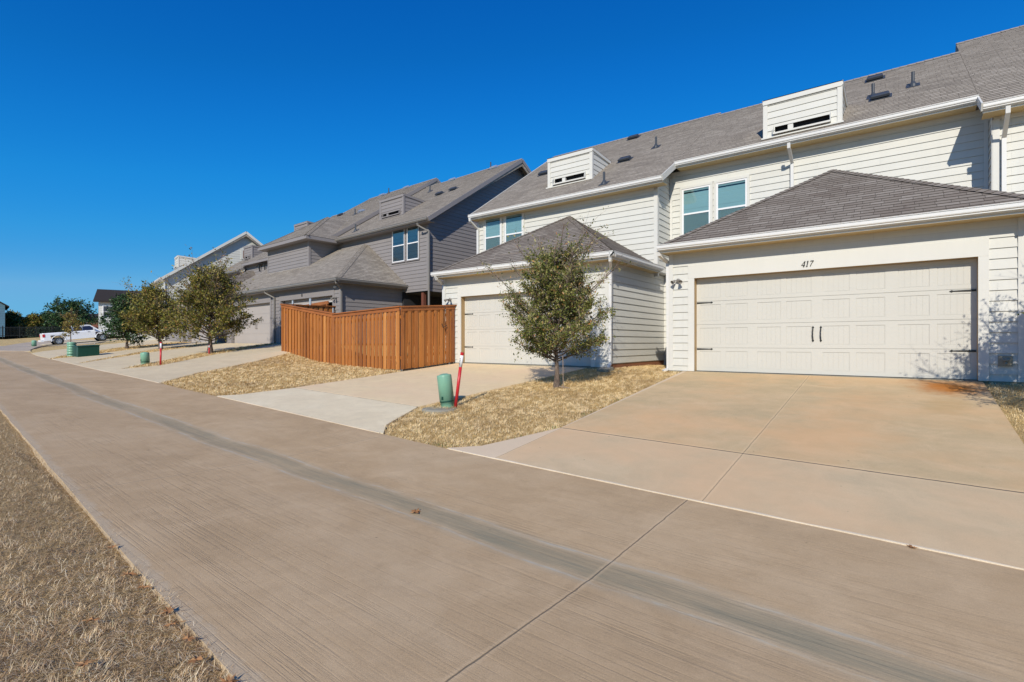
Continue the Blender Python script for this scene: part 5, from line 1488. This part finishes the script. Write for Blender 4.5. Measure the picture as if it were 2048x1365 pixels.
for i, (s_, lb) in enumerate(((S1, 'thin grass strip under the big olive tree'), (S2, 'thin grass strip under the olive brown tree'), (S3, 'grass strip holding the transformer box'))):
    blades('grass', lb, 'grass', s_, 1300, .085, .006, M['blade'], 20 + i, .7, cap_n=24000)
# green weeds along the slab edges
M['weed'] = island_mat('green_weed', [(0, (0.05, 0.10, 0.02)), (1, (0.14, 0.22, 0.05))], .7)
W1 = [(-4.25, 5.6), (-4.02, 6.4), (-4.05, 8.6), (-4.22, 8.5), (-4.25, 6.6)]
blades('weeds', 'small green weeds along the left edge of the 417 driveway', 'weeds', W1, 900, .05, .004, M['weed'], 31, .5, cap_n=4000, densfun=lambda x, y: (np.sin(x * 9) * np.sin(y * 5.3) > .25).astype(float))
W2 = [(-4.85, 4.86), (-5.2, 4.88), (-5.1, 5.0), (-4.75, 5.0)]
blades('weeds', 'green weeds at the alley tip of the grass island', 'weeds', W2, 1500, .04, .003, M['weed'], 32, .5, cap_n=300)

# ---- fallen leaves
M['dead'] = island_mat('dead_leaf', [(0, (0.16, 0.07, 0.025)), (.5, (0.34, 0.16, 0.06)), (1, (0.42, 0.24, 0.11))], .7)
def dead_leaf(x, y, s, label, seed, z=None, grp=None):
    rd = random.Random(seed)
    m_ = MB(); n = 9; c0 = (0, 0, .012 * s / .08)
    rim = []
    for i in range(n * 2):
        a = math.pi * 2 * i / (n * 2); r_ = s * (1.0 if i % 2 == 0 else .45) * rd.uniform(.75, 1.1) * (1.0 if abs(math.cos(a)) > .5 else .65)
        rim.append((r_ * math.cos(a), r_ * math.sin(a), rd.uniform(.0, .35) * s))
    for i in range(n * 2):
        m_.face([c0, rim[i], rim[(i + 1) % (n * 2)]])
    m_.tube([c0, (-s * 1.3, 0, .004)], .002, 4)
    z = (alley_z(x, y) if (YN(x) < y < YE(x)) else Hs(x, y)) if z is None else z
    o = m_.build('dead_leaf', M['dead']); o.location = (x, y, z + .004); o.rotation_euler = (0, 0, rd.uniform(0, 6.28))
    tag(o, label, 'leaf', grp)
dead_leaf(-3.38, 3.02, .075, 'brown fallen leaf lying alone on the dark drain line of the alley', 1)
dead_leaf(.07, 4.80, .04, 'small rusty leaf at the joint of alley and 417 driveway', 2)
LG = 'fallen leaves caught along the near kerb'
for i, (x, dy, s) in enumerate(((-2.28, -.02, .055), (-2.75, -.03, .05), (-2.95, -.04, .045), (-3.1, -.02, .05), (-3.5, -.03, .04), (-3.75, -.05, .05), (-2.55, -.06, .045), (-4.3, -.02, .04), (-3.3, -.3, .04), (-2.9, -.4, .04))):
    dead_leaf(x, float(YN(x)) + dy - .02, s, 'curled brown fallen leaf caught in the grass at the kerb', 10 + i, z=Hs(x, 1) + .01, grp=LG)

# ================================================================== pick-up truck
def pickup(x, y, z, rz, pitch):
    t = thing('pickup_truck', 'white crew cab pick-up truck parked nose uphill at the end of the row', 'pickup truck', (x, y, z), rz)
    t.rotation_euler = (0, 0, 0)
    t.rotation_mode = 'QUATERNION'
    t.rotation_quaternion = Matrix.Rotation(rz, 4, 'Z').to_quaternion() @ Matrix.Rotation(-pitch, 4, 'Y').to_quaternion()
    # local: +x forward, rear axle at x=0
    white_ = paint('truck_white_paint', (0.80, 0.81, 0.83), .25, .01, spec=.6)
    dk = paint('truck_glass', (0.02, 0.022, 0.04), .08, .05, spec=.8)
    Wd = .98
    # body side profile sections across x (closed loops in y,z) -> loft along x
    def sec(x, zb, zt, w, sh=.06):
        return [(x, -w, zb + .04), (x, -w * .985, zt - .10), (x, -w * .93, zt), (x, w * .93, zt), (x, w * .985, zt - .10), (x, w, zb + .04), (x, w * .9, zb), (x, -w * .9, zb)]
    b_ = MB(); b_.loft([sec(-1.18, .55, 1.30, .94), sec(-1.12, .48, 1.33, .97), sec(-.60, .50, 1.33, 1.0)] )
    b_.loft([sec(-.60, 1.02, 1.33, 1.0), sec(.60, 1.02, 1.31, 1.0)])
    b_.loft([sec(.60, .42, 1.31, 1.0), sec(3.10, .42, 1.27, 1.0)])
    b_.loft([sec(3.10, 1.02, 1.27, 1.0), sec(4.28, 1.0, 1.20, .97)])
    b_.loft([sec(4.28, .48, 1.19, .97), sec(4.62, .50, 1.10, .93), sec(4.70, .55, .95, .88)])
    for yy in (-1, 1):   # wheel-arch lips
        for ax_ in (0, 3.68):
            pts = [(ax_ + .60 * math.cos(a), yy * 1.0, .40 + .62 * math.sin(a)) for a in np.linspace(0, math.pi, 13)]
            b_.tube(pts, .035, 6)
    b_.box(-.55, 3.1, -.9, .9, .44, .6)
    body = b_.build('body', white_, t, normals=True)
    c_ = MB()
    cab = [(1.10, 1.28, .93), (1.25, 1.84, .74), (1.45, 1.90, .72), (2.55, 1.91, .72), (2.80, 1.85, .74), (3.45, 1.27, .90)]
    c_.loft([[(x_, -w_, z_), (x_, w_, z_), (x_, w_ * 1.0, 1.2), (x_, -w_ * 1.0, 1.2)] for x_, z_, w_ in cab]); c_.build('cab', white_, t, normals=True)
    g_ = MB()
    for s_ in (-1, 1):
        def q(xa, za_): 
            tt = (za_ - 1.28) / .6; return (xa, s_ * (.94 - .20 * tt + .006), za_)
        for quad in ([(1.30, 1.32), (2.02, 1.32), (2.02, 1.76), (1.40, 1.76)], [(2.12, 1.32), (3.20, 1.32), (2.75, 1.76), (2.12, 1.76)]):
            g_.face([q(*p) for p in quad])
    g_.face([(3.44, -.84, 1.30), (3.44, .84, 1.30), (2.86, .70, 1.82), (2.86, -.70, 1.82)]); g_.face([(1.11, -.8, 1.34), (1.22, -.68, 1.78), (1.22, .68, 1.78), (1.11, .8, 1.34)])
    g_.build('window', dk, t)
    tl = MB()
    for s_ in (-1, 1):
        tl = MB(); tl.box(-1.20, -1.02, s_ * .99, s_ * .80, .92, 1.24); tl.build('tail_light', M['red'], t)
    bp = MB(); bp.box(-1.38, -1.16, -.95, .95, .46, .66); bp.build('bumper', white_, t)
    mr = MB()
    for s_ in (-1, 1):
        mr = MB(); mr.box(2.95, 3.08, s_ * 1.0, s_ * 1.24, 1.30, 1.46); mr.build('mirror', white_, t)
    hdl = MB()
    for s_ in (-1, 1):
        for xx in (1.55, 2.45): hdl = MB(); hdl.box(xx, xx + .2, s_ * 1.0, s_ * 1.02, 1.12, 1.15); hdl.build('door_handle', M['iron'], t)
    for ax_ in (0, 3.68):
        for s_ in (-1, 1):
            wl = MB(); wl.lathe([(.25, -.12), (.38, -.13), (.41, -.09), (.41, .09), (.38, .13), (.25, .12)], (ax_, s_ * .88, .40), (0, s_, 0), 24)
            tyre = wl.build('wheel', M['iron'], t, smooth=True)
            rm = MB(); rm.lathe([(.265, .10), (.24, .10), (.235, .02), (0, .02)], (ax_, s_ * .88, .40), (0, s_, 0), 24)
            for k in range(6):
                a = k * math.pi / 3
                rm.obox((ax_, s_ * 1.0, .40), (ax_ + .25 * math.cos(a), s_ * .99, .40 + .25 * math.sin(a)), .03, .055, up=(0, 1, 0))
            rm.build('rim', M['lightmetal'], tyre)
    return t
pickup(-71.3, 13.5, Hs(-71.3, 13.5) + .0, R(90 - 2.7), R(7))

# ================================================================== far background
def simple_house(name, label, x, y, rz, w, d, hw, hr, wallm, roofm, z, wins=(), hip=False, trim=None):
    o = thing(name, label, 'house', (x, y, z), rz, None)
    b_ = MB()
    lapwall(b_, -w / 2, w / 2, 0, hw, 0, .25); lapside(b_, 0, d, 0, hw, w / 2, 1, .25); lapside(b_, 0, d, 0, hw, -w / 2, -1, .25)
    b_.face([(-w / 2, d, 0), (-w / 2, d, hw), (w / 2, d, hw), (w / 2, d, 0)])
    if not hip:
        for s_ in (-1, 1): b_.face([(s_ * w / 2, 0, hw), (s_ * w / 2, d, hw), (s_ * w / 2, d / 2, hw + hr)])
    b_.build('wall', wallm, o)
    r_ = MB(); e = .45
    rx = (w / 2 - d / 2 * .8) if hip else w / 2 + e
    k = hr / (d / 2)
    r_.loft([[(-w / 2 - e, -e, hw - e * k), (w / 2 + e, -e, hw - e * k), (w / 2 + e, d + e, hw - e * k), (-w / 2 - e, d + e, hw - e * k)],
             [(-w / 2 - e, -e, hw - e * k + .15), (w / 2 + e, -e, hw - e * k + .15), (w / 2 + e, d + e, hw - e * k + .15), (-w / 2 - e, d + e, hw - e * k + .15)],
             [(-rx, d / 2 - .01, hw + hr + .15), (rx, d / 2 - .01, hw + hr + .15), (rx, d / 2 + .01, hw + hr + .15), (-rx, d / 2 + .01, hw + hr + .15)]] if hip else
            [[(-w / 2 - e, -e, hw - e * k), (-w / 2 - e, d / 2, hw + hr), (-w / 2 - e, d + e, hw - e * k), (-w / 2 - e, d + e, hw - e * k + .2), (-w / 2 - e, d / 2, hw + hr + .2), (-w / 2 - e, -e, hw - e * k + .2)],
             [(w / 2 + e, -e, hw - e * k), (w / 2 + e, d / 2, hw + hr), (w / 2 + e, d + e, hw - e * k), (w / 2 + e, d + e, hw - e * k + .2), (w / 2 + e, d / 2, hw + hr + .2), (w / 2 + e, -e, hw - e * k + .2)]])
    r_.build('roof', roofm, o, normals=True)
    for (wx, wz, ww, wh) in wins:
        f_ = MB(); f_.box(wx - ww / 2 - .1, wx + ww / 2 + .1, -.06, -.015, wz - .1, wz + wh + .1); fo = f_.build('window', M['white'], o)
        f_ = MB(); f_.box(wx - ww / 2, wx + ww / 2, -.075, -.061, wz, wz + wh / 2 - .03); f_.box(wx - ww / 2, wx + ww / 2, -.075, -.061, wz + wh / 2 + .03, wz + wh); f_.build('pane', M['ventblack'], fo)
    return o
def polar(u, fwd):
    r_ = (u - 1024) / F_PX; c, s = math.cos(YAW), math.sin(YAW)
    return (fwd * (c * r_ - s), fwd * (s * r_ + c))
FW = math.pi + 0  # helper note: houses face -y in local space
def face_cam(x, y, turn=0): return math.atan2(x, -y) * 0 + math.atan2(-x, y) + R(turn)
# tall dark-roofed cream house left of the gabled one
x, y = polar(298, 62)
simple_house('house', 'cream house with dark brown roof behind the small green tree', x, y, R(72), 9.6, 8, 4.1, 1.5, C, M['shingledark'], .8, wins=((-3.9, 2.2, .9, 1.3), (-2.2, 2.2, .9, 1.3), (2.5, 2.2, 1.1, 1.3)))
x, y = polar(186, 88)
simple_house('house', 'low red brick house behind the cab of the pick-up', x, y, R(76), 9.5, 9, 3.2, 1.0, M['brick'], M['shingledark'], .9, wins=((-1.6, 1.3, 1.4, 1.5), (2.4, 1.3, 1.4, 1.5)), hip=True)
x, y = polar(22, 100)
simple_house('house', 'distant tan house with brown roof partly behind a small tree', x, y, R(80), 7.0, 9, 3.4, 1.3, M['brick'], M['shingledark'], 1.0, wins=((1, 1.2, 1.0, 1.2),), hip=True)
cx_, cy_ = polar(10, 76); ra_ = R(-6); hw_, hd_ = 5.0, 10.0
ox_ = cx_ - (math.cos(ra_) * hw_ - math.sin(ra_) * hd_); oy_ = cy_ - (math.sin(ra_) * hw_ + math.cos(ra_) * hd_)
bh = simple_house('house', 'blue grey shaded house cut off by the left edge of the view', ox_, oy_, ra_, 10.0, 10.0, 4.7, 3.4, M['blueshade'], M['shingledark'], .9, wins=((0, 1.0, 1.0, 1.6),))
f_ = MB(); f_.box(5.02, 5.06, 7.4, 8.8, .8, 3.6); f_.build('window', M['ventblack'], bh)

# black iron fence across the far verge
xa_, ya_ = polar(-30, 66); xb_, yb_ = polar(135, 72)
ifn = thing('iron_fence', 'long black metal picket fence across the far end of the street', 'fence', (xa_, ya_, .6))
Lf = math.hypot(xb_ - xa_, yb_ - ya_); dx_, dy_ = (xb_ - xa_) / Lf, (yb_ - ya_) / Lf
pk = MB((xa_, ya_, .6))
n = int(Lf / .13)
z0_, z1_ = .75, 1.0
for i in range(n):
    t_ = i / n; X_ = xa_ + dx_ * Lf * t_; Y_ = ya_ + dy_ * Lf * t_; zz = z0_ + (z1_ - z0_) * t_
    pk.box(X_ - .012, X_ + .012, Y_ - .012, Y_ + .012, zz, zz + 1.35)
pk.build('picket_panel', M['iron'], ifn)
rl = MB((xa_, ya_, .6))
for h_ in (.15, 1.2): rl.obox((xa_, ya_, z0_ + h_), (xb_, yb_, z1_ + h_), .04, .05)
rl.build('rail', M['iron'], ifn)
for i in range(6):
    t_ = i / 5; ps = MB((xa_, ya_, .6)); X_ = xa_ + dx_ * Lf * t_; Y_ = ya_ + dy_ * Lf * t_; zz = z0_ + (z1_ - z0_) * t_ - .2
    ps.box(X_ - .04, X_ + .04, Y_ - .04, Y_ + .04, zz, zz + 1.65); ps.build('post', M['iron'], ifn)

def far_tree(u, fwd, h, rad, seed, label, z=.8, m='leaf_green', zc=.5, cone=.8):
    x_, y_ = polar(u, fwd)
    tree('oak_tree', label, x_, y_, h, rad, zc, seed, M[m], 6500, (.30, .16), cone, .03, .12, z=z, group='trees beyond the iron fence', nprim=40, twig_r=.012)
far_tree(142, 82, 5.6, 4.1, 61, 'widest round topped tree beyond the iron fence')
far_tree(97, 84, 3.9, 2.8, 62, 'dark tree joined to the left of the widest round tree')
far_tree(66, 80, 3.3, 1.6, 63, 'small olive tree leftmost in the clump beyond the fence', m='leaf_olive')
far_tree(26, 84, 4.0, 2.0, 64, 'small tree between the blue grey house and the clump', m='leaf_olive')
far_tree(233, 75, 4.2, 1.6, 65, 'green tree between the dark roofed house and the street trees')
hx, hy = polar(50, 79); hn = 16000
hpx, hpy = polar(-40, 78); hqx, hqy = polar(140, 80)
hr_ = np.random.default_rng(77); tt_ = hr_.uniform(0, 1, hn)
HP = np.stack([hpx + (hqx - hpx) * tt_, hpy + (hqy - hpy) * tt_, np.zeros(hn)], 1) + hr_.normal(scale=(.45, .45, 0), size=(hn, 3))
HP[:, 2] = .6 + hr_.uniform(0, 1, hn) ** .8 * (1.65 + .25 * np.sin(tt_ * 40) + .2 * np.sin(tt_ * 97))
M['leaf_hedge'] = island_mat('dark_hedge_leaf', [(0, (0.008, 0.02, 0.016)), (1, (0.03, 0.06, 0.035))], .6)
hg = leaf_mesh('hedge', HP, hr_.normal(size=(hn, 3)), hr_.uniform(.12, .3, hn), hr_.uniform(.10, .2, hn), M['leaf_hedge'])
tag(hg, 'long low dark hedge standing right behind the black metal fence', 'hedge')

# ------------------------------------------------------------------ render settings
SC.render.engine = 'CYCLES'
SC.cycles.max_bounces = 6
SC.cycles.diffuse_bounces = 3
SC.cycles.transparent_max_bounces = 12
